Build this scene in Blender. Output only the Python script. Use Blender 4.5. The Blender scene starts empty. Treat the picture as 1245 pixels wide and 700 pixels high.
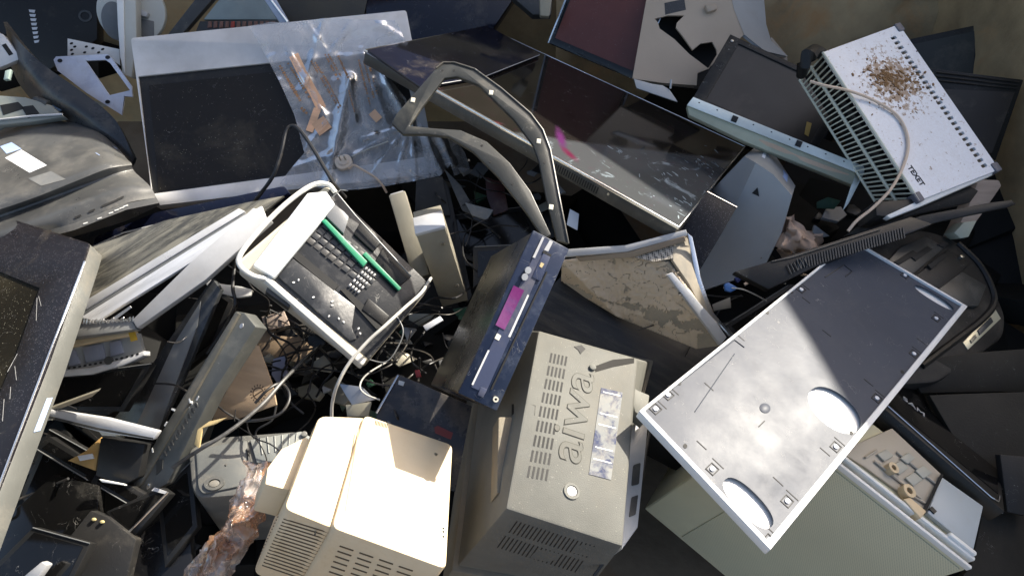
import bpy, bmesh, math, random
from mathutils import Vector, Matrix, Quaternion
from mathutils.geometry import tessellate_polygon
from mathutils.bvhtree import BVHTree
random.seed(7)
S = bpy.context.scene
COL = S.collection
# ---------------------------------------------------------------- camera
F = 860.0
PITCH = math.radians(52)
PLANE = 0.8                                   # mean height of the pile
DV = Vector((0, math.cos(PITCH), -math.sin(PITCH)))
RV = Vector((1, 0, 0))
UV = Vector((0, math.sin(PITCH), math.cos(PITCH)))
CAM = Vector((0, -2.2*math.cos(PITCH), PLANE+2.2*math.sin(PITCH)))
cd = bpy.data.cameras.new('camera')
cd.sensor_width = 36; cd.lens = 36*F/1245; cd.clip_start = 0.02; cd.clip_end = 4000
co = bpy.data.objects.new('camera', cd); COL.objects.link(co)
co.location = CAM; co.rotation_euler = (math.radians(90)-PITCH, 0, 0)
S.camera = co

def ray(u, v):
    return DV + RV*((u-622.5)/F) - UV*((v-350)/F)
def W(u, v, h):                               # a point of the pile, h above its mean height
    r = ray(u, v)
    return CAM + r*((PLANE+h-CAM.z)/r.z)

# ---------------------------------------------------------------- materials
def nd(nt, t, **k):
    n = nt.nodes.new(t)
    for a, b in k.items():
        if a.startswith('i_'): n.inputs[a[2:].replace('_', ' ')].default_value = b
        else: setattr(n, a, b)
    return n
def ramp(nt, src, a, b, ca=(0, 0, 0, 1), cb=(1, 1, 1, 1)):
    r = nt.nodes.new('ShaderNodeValToRGB')
    r.color_ramp.elements[0].position = a; r.color_ramp.elements[1].position = b
    r.color_ramp.elements[0].color = ca; r.color_ramp.elements[1].color = cb
    nt.links.new(src, r.inputs[0]); return r.outputs[0]
def mixc(nt, fac, a, b):
    m = nt.nodes.new('ShaderNodeMix'); m.data_type = 'RGBA'
    if isinstance(fac, float): m.inputs[0].default_value = fac
    else: nt.links.new(fac, m.inputs[0])
    for k, x in ((6, a), (7, b)):
        if isinstance(x, tuple): m.inputs[k].default_value = (*x[:3], 1)
        else: nt.links.new(x, m.inputs[k])
    return m.outputs[2]
def math_(nt, op, a, b=None):
    m = nt.nodes.new('ShaderNodeMath'); m.operation = op
    for k, x in ((0, a), (1, b)):
        if x is None: continue
        if isinstance(x, (int, float)): m.inputs[k].default_value = x
        else: nt.links.new(x, m.inputs[k])
    return m.outputs[0]
MATS = {}
def mat(name, col, rough=.45, metal=0., dust=0., dustc=(.32, .27, .2), dscale=6, speck=0., speckc=(.45, .42, .36),
        sscale=260, scratch=0., bump=.15, bscale=180, var=.25, stain=None, stretch=(1, 1, 1), spec=.5, hook=None):
    if name in MATS: return MATS[name]
    m = bpy.data.materials.new(name); m.use_nodes = True
    nt = m.node_tree; B = nt.nodes['Principled BSDF']
    tc = nt.nodes.new('ShaderNodeTexCoord')
    mp = nd(nt, 'ShaderNodeMapping'); mp.inputs['Scale'].default_value = stretch
    oi = nt.nodes.new('ShaderNodeObjectInfo')
    va = nd(nt, 'ShaderNodeVectorMath', operation='ADD')
    cm = nd(nt, 'ShaderNodeVectorMath', operation='SCALE'); cm.inputs[0].default_value = (7, 3, 5)
    nt.links.new(oi.outputs['Random'], cm.inputs['Scale'])
    nt.links.new(tc.outputs['Object'], va.inputs[0]); nt.links.new(cm.outputs[0], va.inputs[1])
    nt.links.new(va.outputs[0], mp.inputs[0]); P = mp.outputs[0]
    def noise(sc, det=4, ro=.6, dist=0.):
        n = nd(nt, 'ShaderNodeTexNoise', i_Scale=sc, i_Detail=det, i_Roughness=ro, i_Distortion=dist)
        nt.links.new(P, n.inputs['Vector']); return n.outputs['Fac']
    c = tuple(col)
    base = mixc(nt, ramp(nt, noise(3.1, 5), .3, .7), tuple(x*(1-var) for x in c), tuple(min(1, x*(1+var)) for x in c))
    rgh = math_(nt, 'ADD', math_(nt, 'MULTIPLY', noise(9, 5), .26*min(1, rough*2.5)), rough-.13*min(1, rough*2.5))
    if stain:
        base = mixc(nt, math_(nt, 'MULTIPLY', ramp(nt, noise(stain[1], 7, .65, .6), stain[2], stain[2]+.14), stain[3]), base, stain[0])
    if dust > 0:
        n = noise(dscale, 8, .68, .3)
        d = math_(nt, 'MULTIPLY', ramp(nt, n, .62-.35*dust, .86-.2*dust), min(1., .35+dust*.6))
        g = ramp(nt, noise(110, 3, .7), .3, .75)
        d = math_(nt, 'MULTIPLY', d, math_(nt, 'ADD', math_(nt, 'MULTIPLY', g, .6), .4))
        base = mixc(nt, d, base, dustc)
        rgh = math_(nt, 'ADD', rgh, math_(nt, 'MULTIPLY', d, .35))
    if speck > 0:
        v = nd(nt, 'ShaderNodeTexVoronoi', i_Scale=sscale); nt.links.new(P, v.inputs['Vector'])
        sp = math_(nt, 'LESS_THAN', v.outputs['Distance'], .2)
        cr = nd(nt, 'ShaderNodeSeparateColor'); nt.links.new(v.outputs['Color'], cr.inputs[0])
        k = math_(nt, 'MULTIPLY', ramp(nt, noise(8, 4), .3, .75), speck)
        sp = math_(nt, 'MULTIPLY', sp, math_(nt, 'LESS_THAN', cr.outputs[0], k))
        base = mixc(nt, math_(nt, 'MULTIPLY', sp, .8), base, speckc)
        rgh = math_(nt, 'ADD', rgh, math_(nt, 'MULTIPLY', sp, .4))
    if scratch > 0:
        w = noise(14, 2, .5, 2.5)
        l = math_(nt, 'LESS_THAN', math_(nt, 'ABSOLUTE', math_(nt, 'SUBTRACT', w, .5)), .0022*scratch)
        l = math_(nt, 'MULTIPLY', l, ramp(nt, noise(21, 2), .56, .64))
        base = mixc(nt, math_(nt, 'MULTIPLY', l, .4), base, (.5, .48, .44))
        rgh = math_(nt, 'ADD', rgh, math_(nt, 'MULTIPLY', l, .3))
    if hook: base = hook(nt, tc, P, noise, base, B)
    nt.links.new(base, B.inputs['Base Color']) if not isinstance(base, tuple) else None
    nt.links.new(rgh, B.inputs['Roughness'])
    B.inputs['Metallic'].default_value = metal
    B.inputs['Specular IOR Level'].default_value = spec
    if bump > 0:
        b = nd(nt, 'ShaderNodeBump', i_Strength=bump, i_Distance=.002)
        nt.links.new(noise(bscale, 3), b.inputs['Height']); nt.links.new(b.outputs[0], B.inputs['Normal'])
    MATS[name] = m; return m

# ---------------------------------------------------------------- mesh builder
def prep(bm, me, smooth_angle):
    bmesh.ops.recalc_face_normals(bm, faces=bm.faces)
    bm.to_mesh(me)
    if smooth_angle:
        for p in me.polygons: p.use_smooth = True
        me.set_sharp_from_angle(angle=math.radians(smooth_angle))
def rnd(poly, r, n=4):                         # round the corners of an outline
    out = []; N = len(poly)
    for i in range(N):
        p = Vector(poly[i]); a = Vector(poly[i-1])-p; b = Vector(poly[(i+1) % N])-p
        rr = min(r, a.length*.45, b.length*.45)
        if rr < 1e-5: out.append(tuple(p)); continue
        p0 = p+a.normalized()*rr; p2 = p+b.normalized()*rr
        for k in range(n+1):
            t = k/n; q = p0*(1-t)**2+p*2*t*(1-t)+p2*t*t; out.append(tuple(q))
    return out
def oval(cx, cy, a, b, ang, n=28, p=2.):
    o = []
    for i in range(n):
        t = 2*math.pi*i/n; ct, st = math.cos(t), math.sin(t)
        x = a*abs(ct)**(2/p)*(1 if ct > 0 else -1); y = b*abs(st)**(2/p)*(1 if st > 0 else -1)
        o.append((cx+x*math.cos(ang)-y*math.sin(ang), cy+x*math.sin(ang)+y*math.cos(ang)))
    return o
def inset(poly, d):                            # inset an outline by d (positive = inwards), for either winding
    A = sum(poly[i-1][0]*poly[i][1]-poly[i][0]*poly[i-1][1] for i in range(len(poly)))
    s = 1 if A > 0 else -1; out = []; N = len(poly)
    dd = d if isinstance(d, (list, tuple)) else [d]*N
    for i in range(N):
        p = Vector(poly[i]); a = (p-Vector(poly[i-1])).normalized(); b = (Vector(poly[(i+1) % N])-p).normalized()
        na = Vector((-a.y, a.x))*s; nb = Vector((-b.y, b.x))*s
        da, db = dd[i-1], dd[i]
        den = a.x*b.y-a.y*b.x
        if abs(den) < 1e-3: out.append(tuple(p+na*da)); continue
        q0 = p+na*da; q1 = p+nb*db
        t = ((q1.x-q0.x)*b.y-(q1.y-q0.y)*b.x)/den
        out.append(tuple(q0+a*t))
    return out
class MB:
    def __init__(s): s.bm = bmesh.new()
    def _bev(s, faces, bev, seg=2):
        if bev <= 0: return
        es = set(e for f in faces for e in f.edges)
        es = [e for e in es if len(e.link_faces) == 2 and e.calc_face_angle(0) > .5]
        if es: bmesh.ops.bevel(s.bm, geom=es, offset=bev, segments=seg, affect='EDGES', profile=.5, clamp_overlap=True)
    def prism(s, poly, z0, z1, holes=(), bev=0., base=None):
        bm = s.bm; loops = [list(poly)]+[list(h) for h in holes]; fs = []
        bl = [list(base)] if base else loops
        T = [[bm.verts.new((x, y, z1)) for x, y in L] for L in loops]
        Bt = [[bm.verts.new((x, y, z0)) for x, y in (bl[i] if base else L)] for i, L in enumerate(loops)]
        if holes:
            tri = tessellate_polygon([[Vector((x, y, 0)) for x, y in L] for L in loops])
            ft = [v for L in T for v in L]; fb = [v for L in Bt for v in L]
            for t in tri:
                try: fs.append(bm.faces.new([ft[i] for i in t])); fs.append(bm.faces.new([fb[i] for i in reversed(t)]))
                except ValueError: pass
        else:
            fs.append(bm.faces.new(T[0])); fs.append(bm.faces.new(list(reversed(Bt[0]))))
        for a, b in zip(T, Bt):
            for i in range(len(a)):
                j = (i+1) % len(a)
                fs.append(bm.faces.new((a[i], b[i], b[j], a[j])))
        bmesh.ops.recalc_face_normals(bm, faces=fs)
        s._bev(fs, bev); return s
    def box(s, x0, x1, y0, y1, z0, z1, bev=0.):
        return s.prism([(x0, y0), (x1, y0), (x1, y1), (x0, y1)], z0, z1, bev=bev)
    def hexa(s, pts, bev=0.):                  # eight corners: four of the top ring, then the four below them
        v = [s.bm.verts.new(p) for p in pts]
        fs = [s.bm.faces.new(v[:4]), s.bm.faces.new(v[7:3:-1])]
        for i in range(4):
            j = (i+1) % 4; fs.append(s.bm.faces.new((v[i], v[4+i], v[4+j], v[j])))
        bmesh.ops.recalc_face_normals(s.bm, faces=fs); s._bev(fs, bev); return s
    def tube(s, pts, r, n=8, cap=True):
        pts = [Vector(p) for p in pts]; rings = []; up = Vector((.31, .22, .93)).normalized()
        for i, p in enumerate(pts):
            d = (pts[min(i+1, len(pts)-1)]-pts[max(i-1, 0)]).normalized()
            a = d.cross(up)
            if a.length < .05: a = d.cross(Vector((1, 0, 0)))
            a.normalize(); b = d.cross(a)
            rr = r[i] if isinstance(r, list) else r
            rings.append([s.bm.verts.new(p+(a*math.cos(2*math.pi*k/n)+b*math.sin(2*math.pi*k/n))*rr) for k in range(n)])
        for A, B in zip(rings, rings[1:]):
            for k in range(n): s.bm.faces.new((A[k], A[(k+1) % n], B[(k+1) % n], B[k]))
        if cap: s.bm.faces.new(rings[0]); s.bm.faces.new(list(reversed(rings[-1])))
        return s
    def grid(s, rows, thick=0.):
        V = [[s.bm.verts.new(p) for p in r] for r in rows]; fs = []
        for A, B in zip(V, V[1:]):
            for i in range(len(A)-1): fs.append(s.bm.faces.new((A[i], A[i+1], B[i+1], B[i])))
        if thick: s._solid(fs, thick)
        return s
    def _solid(s, fs, thick):
        bm = s.bm; bmesh.ops.recalc_face_normals(bm, faces=fs)
        vs = list({v for f in fs for v in f.verts}); bm.normal_update()
        if sum(1 for f in fs if f.normal.dot(CAM-f.calc_center_median()) > 0) < len(fs)/2:
            bmesh.ops.reverse_faces(bm, faces=fs); bm.normal_update()
        low = {v: bm.verts.new(v.co-v.normal*thick) for v in vs}
        be = [e for e in {e for f in fs for e in f.edges} if len(e.link_faces) == 1]
        bq = [(e.verts[0], e.verts[1]) for e in be]
        for f in fs: bm.faces.new([low[v] for v in reversed(f.verts)])
        for a, b in bq: bm.faces.new((a, b, low[b], low[a]))
    def free(s, pts, faces, thick, bev=0.):
        v = [s.bm.verts.new(p) for p in pts]; fs = [s.bm.faces.new([v[i] for i in f]) for f in faces]
        s._solid(fs, thick)
        if bev: s._bev(list(s.bm.faces), bev)
        return s
    def build(s, name, m, parent=None, smooth=35):
        me = bpy.data.meshes.new(name); prep(s.bm, me, smooth); s.bm.free()
        o = bpy.data.objects.new(name, me); COL.objects.link(o); me.materials.append(m)
        if parent is not None: o.parent = parent
        return o
def tag(o, label, cat, group=None, kind=None):
    if label: o['label'] = label
    if cat: o['category'] = cat
    if group: o['group'] = group
    if kind: o['kind'] = kind
    return o
def crom(P, n=8):                              # Catmull-Rom through points
    P = [Vector(p) for p in P]; Q = [P[0]*2-P[1]]+P+[P[-1]*2-P[-2]]; out = []
    for i in range(1, len(Q)-2):
        for k in range(n):
            t = k/n; a, b, c, d = Q[i-1], Q[i], Q[i+1], Q[i+2]
            out.append(((b*2)+(c-a)*t+(a*2-b*5+c*4-d)*t*t+(b*3-a-c*3+d)*t**3)*.5)
    out.append(P[-1]); return out
def outline_mesh(outline, st, fn):             # fine triangles inside an outline, each vertex placed by fn(u, v)
    from mathutils.geometry import delaunay_2d_cdt
    P = []
    for i in range(len(outline)):
        a = Vector(outline[i-1]); b = Vector(outline[i]); n = max(1, int((b-a).length/st))
        for k in range(n): P.append(a.lerp(b, k/n))
    nb = len(P); E = [(i, (i+1) % nb) for i in range(nb)]
    us = [p.x for p in P]; vs = [p.y for p in P]; u = min(us)
    while u < max(us):
        v = min(vs)
        while v < max(vs):
            P.append(Vector((u+.3*st*math.sin(v), v+.3*st*math.sin(u)))); v += st
        u += st
    r = delaunay_2d_cdt(P, E, [], 1, 1e-4)
    return [fn(p.x, p.y) for p in r[0]], r[2]
class T:                                       # a thing: an Empty with its own frame, z = the facing side
    def __init__(s, name, label, cat, org=None, n=None, x=None, group=None, fit=None):
        if fit:
            q, l, d = fit; Mx = Matrix.LocRotScale(Vector(l), Quaternion(q), None); s.d = d
        else:
            z = Vector(n).normalized(); o = W(*org) if len(org) == 3 and not isinstance(org, Vector) else org
            a = s._hit(x[0], o, z); b = s._hit(x[1], o, z)
            X = (b-a).normalized(); Y = z.cross(X)
            Mx = Matrix((X, Y, z)).transposed().to_4x4(); Mx.translation = o
        s.M = Mx; s.I = Mx.inverted()
        s.r = bpy.data.objects.new(name, None); COL.objects.link(s.r); s.r.matrix_world = Mx
        s.r.empty_display_size = .05
        tag(s.r, label, cat, group)
    @staticmethod
    def _hit(p, o, z):
        r = ray(*p); return CAM+r*((o-CAM).dot(z)/r.dot(z))
    def L(s, u, v, z=0.):                      # photograph pixel -> local x, y on the plane z of this thing
        o = s.I @ CAM; r = s.I.to_3x3() @ ray(u, v); t = (z-o.z)/r.z
        p = o+r*t; return (p.x, p.y)
    def LL(s, px, z=0.): return [s.L(u, v, z) for u, v in px]
    def L3(s, u, v, z=0.): return (*s.L(u, v, z), z)
    def poly(s, name, m, px, z0, z1, holes=(), bev=0., r=0., parent=None, hr=0.):
        P = s.LL(px, z1); P = rnd(P, r) if r else P
        H = [s.LL(h, z1) for h in holes]; H = [rnd(h, hr) for h in H] if hr else H
        return MB().prism(P, z0, z1, H, bev).build(name, m, parent or s.r)
    def b(s, mb, name, m, parent=None, smooth=35): return mb.build(name, m, parent or s.r, smooth)
    def ring(s, name, m, px, w, z0, z1, bev=.002, parent=None, r=0.):
        P = s.LL(px, z1); Q = inset(P, w); P = rnd(P, r) if r else P
        return MB().prism(P, z0, z1, [Q], bev).build(name, m, parent or s.r)
def recentre(o):                               # put a world-space mesh's origin at its middle
    me = o.data; c = sum((v.co for v in me.vertices), Vector())/len(me.vertices)
    for v in me.vertices: v.co -= c
    o.location = c; return o
def cable(label, px, r, m, h=None, group=None, name='cable', n=8, cat='cable'):
    pts = [W(p[0], p[1], p[2] if len(p) > 2 else h) for p in px]
    o = MB().tube(crom(pts, n), r).build(name, m)
    return tag(recentre(o), label, cat, group)
def bvh(o):
    bm = bmesh.new(); bm.from_mesh(o.data); bm.transform(o.matrix_world if o.parent is None else o.parent.matrix_world)
    t = BVHTree.FromBMesh(bm); bm.free(); return t
def decal(name, m, px, tree, parent=None, off=.0015, th=.001):   # a thin sticker laid on a curved surface
    pts = []
    for u, v in px:
        r = ray(u, v).normalized(); hit = tree.ray_cast(CAM, r)[0]
        if hit is None: return None
        pts.append(hit-r*off)
    if parent is not None: I = parent.matrix_world.inverted(); pts = [I @ p for p in pts]; 
    mb = MB(); v = [mb.bm.verts.new(p) for p in pts]; mb.bm.faces.new(v)
    o = mb.build(name, m, parent, 0); return o
def text(body, size, ext=.0015, bold=0.):
    c = bpy.data.curves.new('lettering', 'FONT'); c.body = body; c.size = size; c.extrude = ext; c.offset = bold
    c.align_x = 'CENTER'; c.align_y = 'CENTER'
    o = bpy.data.objects.new('lettering', c); COL.objects.link(o)
    bpy.context.view_layer.update()
    me = bpy.data.meshes.new_from_object(o.evaluated_get(bpy.context.evaluated_depsgraph_get()))
    bpy.data.objects.remove(o); return me
def letters(body, size, m, parent, at, ang, ext=.0015, sx=1., bold=0., name='lettering'):
    me = text(body, size, ext, bold); me.materials.clear(); me.materials.append(m)
    me.transform(Matrix.Translation(at) @ Matrix.Rotation(ang, 4, 'Z') @ Matrix.Diagonal((sx, 1, 1, 1)))
    o = bpy.data.objects.new(name, me); COL.objects.link(o); o.parent = parent; return o
FIT = {                                       # orientation, place and size of the main things
    'panel': ((0.92471, -0.00396, 0.11787, 0.36194), (0.7833, -0.3932, 1.0214), (1.1184, 0.3657, 0.0146)),
    'cabinet': ((0.94037, -0.03817, 0.15922, -0.29816), (0.7943, -0.61, 0.5816), (0.5465, 0.2078, 0.6865)),
    'heater': ((0.95999, 0.16847, 0.05825, 0.21598), (1.2437, 0.5007, 1.0536), (0.3482, 0.5424, 0.1401)),
    'bigtv': ((0.94309, -0.1561, 0.10274, -0.27507), (0.1833, 0.7189, 0.9021), (1.2044, 0.8113, 0.0762)),
    'dvd': ((0.76778, -0.34017, -0.41285, 0.35265), (-0.0444, -0.368, 1.1343), (0.3836, 0.3984, 0.0885)),
    'aiwa': ((0.98664, -0.00746, 0.13535, -0.09034), (0.1396, -0.6511, 1.1328), (0.2465, 0.4453, 0.019)),
    'cream': ((0.9665, -0.1251, 0.21986, -0.04339), (-0.3004, -0.8068, 0.9848), (0.227, 0.2994, 0.3213)),
    'printer': ((0.8546, 0.22443, 0.07824, 0.4617), (-0.4987, -0.0846, 0.9422), (0.3117, 0.4174, 0.1595)),
    'psub': ((0.73587, 0.66493, 0.01679, 0.12682), (-0.215, 0.0444, 0.879), (0.0848, 0.3232, 0.072)),
    'psua': ((0.95246, 0.26533, -0.01809, 0.1486), (-0.3247, 0.1535, 0.8746), (0.0535, 0.2795, 0.1)),
    'lefttv': ((0.96269, 0.14558, 0.22664, -0.02596), (-1.555, -0.4039, 1.0204), (0.6675, 0.8034, 0.1671)),
    'blacktv': ((0.88059, -0.19572, 0.18962, -0.38768), (1.215, -0.4357, 0.6918), (0.4153, 0.3713, 0.0456)),
}
# ---------------------------------------------------------------- palette
blk = mat('black_plastic', (.014, .0138, .0135), .42, dust=.12, dustc=(.16, .14, .11), scratch=.6, spec=.35)
blkd = mat('dusty_black_plastic', (.018, .0175, .017), .5, dust=.35, dustc=(.16, .14, .11), scratch=1, spec=.35)
gloss = mat('glossy_black_screen', (.006, .006, .006), .1, dust=.08, dustc=(.16, .15, .13), scratch=1, bump=.02)
matte = mat('matte_black_screen', (.012, .0105, .009), .32, dust=.3, dustc=(.17, .15, .11), speck=.12, speckc=(.4, .38, .3), scratch=.8, bump=.05)
granite = mat('speckled_black_bezel', (.010, .009, .011), .3, dust=.1, speck=.8, speckc=(.3, .29, .33), sscale=330, scratch=1, spec=.3, bump=.1)
darkg = mat('dark_grey_plastic', (.04, .041, .04), .4, dust=.3, dustc=(.3, .28, .24), scratch=1)
grey = mat('grey_plastic', (.15, .155, .155), .42, dust=.35, dustc=(.34, .31, .26), scratch=1)
lgrey = mat('light_grey_plastic', (.46, .46, .46), .4, dust=.3, dustc=(.36, .31, .24), scratch=.8)
silver = mat('silver_painted_plastic', (.58, .58, .58), .3, .2, dust=.3, scratch=1)
chrome = mat('bright_trim', (.75, .75, .76), .16, .9, dust=.1, scratch=1)
tvside = mat('olive_grey_side', (.05, .048, .042), .4, dust=.4, scratch=1)
navy = mat('navy_gloss', (.006, .008, .02), .14, dust=.2, scratch=1, bump=.02)
aiwam = mat('warm_grey_shell', (.15, .15, .135), .55, dust=.45, dustc=(.2, .178, .14), dscale=5, scratch=.5, bump=.35, bscale=420, speck=.12, speckc=(.4, .38, .32), spec=.15)
aiwad = mat('warm_grey_shell_dusty', (.15, .14, .11), .6, dust=.8, dustc=(.27, .21, .14), dscale=7, bump=.4, bscale=380)
cream = mat('cream_plastic', (.70, .57, .38), .45, dust=.5, dustc=(.48, .32, .14), stain=((.5, .33, .15), 3.5, .58, .5), scratch=.4, var=.08, bump=.12)
creamd = mat('yellowed_plastic', (.6, .47, .29), .5, dust=.5, dustc=(.36, .25, .13), scratch=.5, var=.12)
white = mat('white_plastic', (.74, .74, .71), .38, dust=.25, dustc=(.42, .36, .27), scratch=.5, var=.06)
label_w = mat('white_sticker', (.78, .79, .82), .4, var=.05, speck=.35, speckc=(.3, .3, .32), sscale=500, bump=0)
label_b = mat('pale_blue_sticker', (.38, .5, .78), .4, var=.1, speck=.3, speckc=(.8, .82, .9), sscale=400, bump=0)
label_k = mat('dark_sticker', (.03, .035, .04), .4, speck=.5, speckc=(.5, .5, .5), sscale=500, bump=0)
slot = mat('slot_darkness', (.006, .006, .006), .7, bump=0)
mark = mat('white_print', (.6, .6, .58), .5, bump=0)
zinc = mat('zinc_sheet', (.36, .37, .39), .33, .85, dust=.25, dustc=(.5, .5, .5), dscale=3, scratch=.8, var=.12, bump=.06, bscale=60)
olive = mat('olive_metal', (.3, .28, .22), .42, .3, dust=.4, scratch=1)
screw = mat('screw_metal', (.5, .48, .42), .3, .9, bump=0)
card = mat('cardboard', (.38, .27, .17), .85, dust=.3, dustc=(.45, .38, .3), stretch=(1, 6, 1), bump=.4)
wood = mat('wood_post', (.42, .33, .27), .7, dust=.4, stretch=(1, 8, 1), bump=.4)
rag = mat('pink_rag', (.5, .36, .27), .9, dust=.3, bump=.6, bscale=120)
wirek = mat('black_cable', (.014, .014, .015), .4, dust=.3, bump=0)
wireg = mat('grey_cable', (.5, .49, .45), .45, dust=.3, bump=0)
wirec = mat('cream_cable', (.62, .48, .36), .45, dust=.3, bump=0)
foamw = mat('foam_pad', (.72, .68, .56), .7, bump=.2)
def flat(name, c, rough=.5, metal=0.): return mat(name, c, rough, metal, bump=0, var=.08)

def screen_of(t, name, m, px, z): return t.poly(name, m, px, z-.004, z)

# ---------------------------------------------------------------- the ground and the shed wall
g = MB(); N = 60
rows = []
for j in range(N+1):
    y = -60+120*(j/N); rows.append([(x, y, .0) for x in (-60, -20, -6, -3, -1.5, 0, 1.5, 3, 6, 20, 60)])
earth = mat('dirt_ground', (.2, .15, .1), .9, dust=.6, dustc=(.16, .12, .08), dscale=2, stain=((.2, .11, .05), 3, .52, .7), bump=1., bscale=30, var=.4)
gr = g.grid(rows).build('ground', earth); tag(gr, None, None, kind='structure')
concrete = mat('mud_wall', (.42, .30, .16), .9, dust=.7, dustc=(.5, .38, .22), dscale=2.2, stain=((.5, .26, .1), 2.6, .55, .85), bump=1., bscale=26, var=.45)
EL = math.radians(33); SUN = Vector((.766, .643, 0)).normalized()*math.cos(EL)+Vector((0, 0, math.sin(EL)))
def shadow_profile():                            # the wall's unseen top edge, shaped along the sun to set the shadow line
    pr = []
    for u, v, h in ((1150, 640, .1), (1080, 500, .27), (945, 345, .2), (840, 262, .12), (690, 185, .1), (560, 115, .1), (420, 90, .15), (350, 130, .15), (160, 110, .15), (0, 60, .15)):
        p = W(u, v, h); k = (2.02-p.y)/SUN.y; q = p+SUN*k; pr.append((round(q.x, 3), round(q.z, 3)))
    return [(-7, 0), (7, 0), (7, pr[0][1]+.5), (pr[0][0]+.6, pr[0][1]+.5)]+pr+[(-7, pr[-1][1])]
wl = MB(); wl.prism(shadow_profile(), 0, .22)
w = wl.build('shed_wall', concrete); w.location = (0, 2.02, 0); w.rotation_euler = (math.radians(90), 0, 0)
tag(w, 'rough brown earthen wall behind the pile, its unseen top shaped to cast shade', 'wall')
# right hand wall, low, rubbed and stained
rw = MB(); rr = random.Random(3); rows = []
for j in range(9):
    z = j*.155; rows.append([(1.88+.05*z+.02*rr.uniform(-1, 1), -2.2+i*.19, z) for i in range(22)])
rw.grid(rows, .16)
o = rw.build('side_wall', concrete); tag(recentre(o), 'low rusty brown side wall at the right edge of the pile', 'wall')

rows = []
for j in range(14):
    f_ = j/13; rows.append([(.2+i*.09, 1.42+.6*f_+.05*rr.uniform(-1, 1), .40+.95*f_**.8+.035*rr.uniform(-1, 1)) for i in range(28)])
bk = MB().grid(rows).build('earth_bank', concrete, None, 80); tag(bk, None, None, kind='structure')
# ---------------------------------------------------------------- big grey plasma television lying face up
t = T('plasma_television', 'huge glossy flat television lying face up with silver edge and scratched screen', 'television', fit=FIT['bigtv'])
d = t.d; hz = d[2]/2
Q = [(590, 32), (907, 178), (826, 276), (443, 60)]
def painted_reflection(nt, tc, P_, noise, base, B):  # sky reflection painted as a pale lower band with mottling
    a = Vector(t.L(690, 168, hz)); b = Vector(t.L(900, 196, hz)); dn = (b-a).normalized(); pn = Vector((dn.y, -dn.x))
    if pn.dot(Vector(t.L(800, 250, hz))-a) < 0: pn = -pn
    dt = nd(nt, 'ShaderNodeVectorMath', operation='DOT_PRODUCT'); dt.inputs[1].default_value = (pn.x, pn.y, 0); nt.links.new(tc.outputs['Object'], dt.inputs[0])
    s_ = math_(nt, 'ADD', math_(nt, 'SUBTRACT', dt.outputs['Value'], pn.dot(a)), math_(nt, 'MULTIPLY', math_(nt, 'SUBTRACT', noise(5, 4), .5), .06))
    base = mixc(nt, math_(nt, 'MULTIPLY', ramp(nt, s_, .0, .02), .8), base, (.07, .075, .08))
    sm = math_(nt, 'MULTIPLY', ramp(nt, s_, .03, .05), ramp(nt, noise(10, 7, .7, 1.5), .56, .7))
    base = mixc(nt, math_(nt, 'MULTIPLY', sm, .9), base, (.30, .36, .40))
    for a_, b_, cc in (((679, 158), (685, 180), (.09, .02, .09)), ((685, 180), (699, 194), (.10, .015, .04)), ((599, 148), (607, 152), (.12, .02, .03))):   # magenta glint painted into the glass colour
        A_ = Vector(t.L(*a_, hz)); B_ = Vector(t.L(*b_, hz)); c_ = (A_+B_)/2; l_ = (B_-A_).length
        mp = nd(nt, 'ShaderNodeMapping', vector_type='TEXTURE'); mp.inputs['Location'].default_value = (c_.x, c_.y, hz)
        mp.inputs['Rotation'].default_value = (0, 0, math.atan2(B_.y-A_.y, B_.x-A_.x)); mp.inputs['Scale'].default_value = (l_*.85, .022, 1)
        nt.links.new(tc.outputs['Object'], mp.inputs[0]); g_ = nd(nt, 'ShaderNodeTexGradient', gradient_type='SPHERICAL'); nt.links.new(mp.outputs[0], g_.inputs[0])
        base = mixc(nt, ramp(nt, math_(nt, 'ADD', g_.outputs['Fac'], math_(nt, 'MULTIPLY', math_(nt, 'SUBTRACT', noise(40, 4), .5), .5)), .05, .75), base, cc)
    return base
scr_scratch = mat('scratched_glass', (.012, .0105, .009), .08, dust=.1, dustc=(.12, .11, .09), scratch=.8, bump=.012, hook=painted_reflection)
P = t.LL(Q, hz)
body = MB().prism(rnd(P, .01), hz-.050, hz-.006, bev=.004)
bo = t.b(body, 'cabinet', tvside)
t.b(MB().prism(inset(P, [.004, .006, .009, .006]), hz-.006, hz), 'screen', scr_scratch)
t.ring('edge_trim', chrome, Q, [.003, .005, .008, .006], hz-.008, hz+.002, bev=.001)
# vents in the underside edge
vm = MB(); a = Vector(P[2]); b = Vector(P[3]); e = (b-a).normalized(); nn = Vector((e.y, -e.x))
if nn.dot(a) < 0: nn = -nn
for k in range(24):
    s0 = .27+k*.0085
    p = a+e*s0; qv = [p, p+e*.0042]
    vm.prism([tuple(qv[0]-nn*.004), tuple(qv[1]-nn*.004), tuple(qv[1]+nn*.0012), tuple(qv[0]+nn*.0012)], hz-.040, hz-.018)
t.b(vm, 'vent', slot, smooth=0)
sc = MB(); p = a+e*.235+nn*.0005
sc.tube([(p.x, p.y, hz-.02), (p.x+nn.x*.003, p.y+nn.y*.003, hz-.02)], .004, 10); t.b(sc, 'screw', screw)
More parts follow.
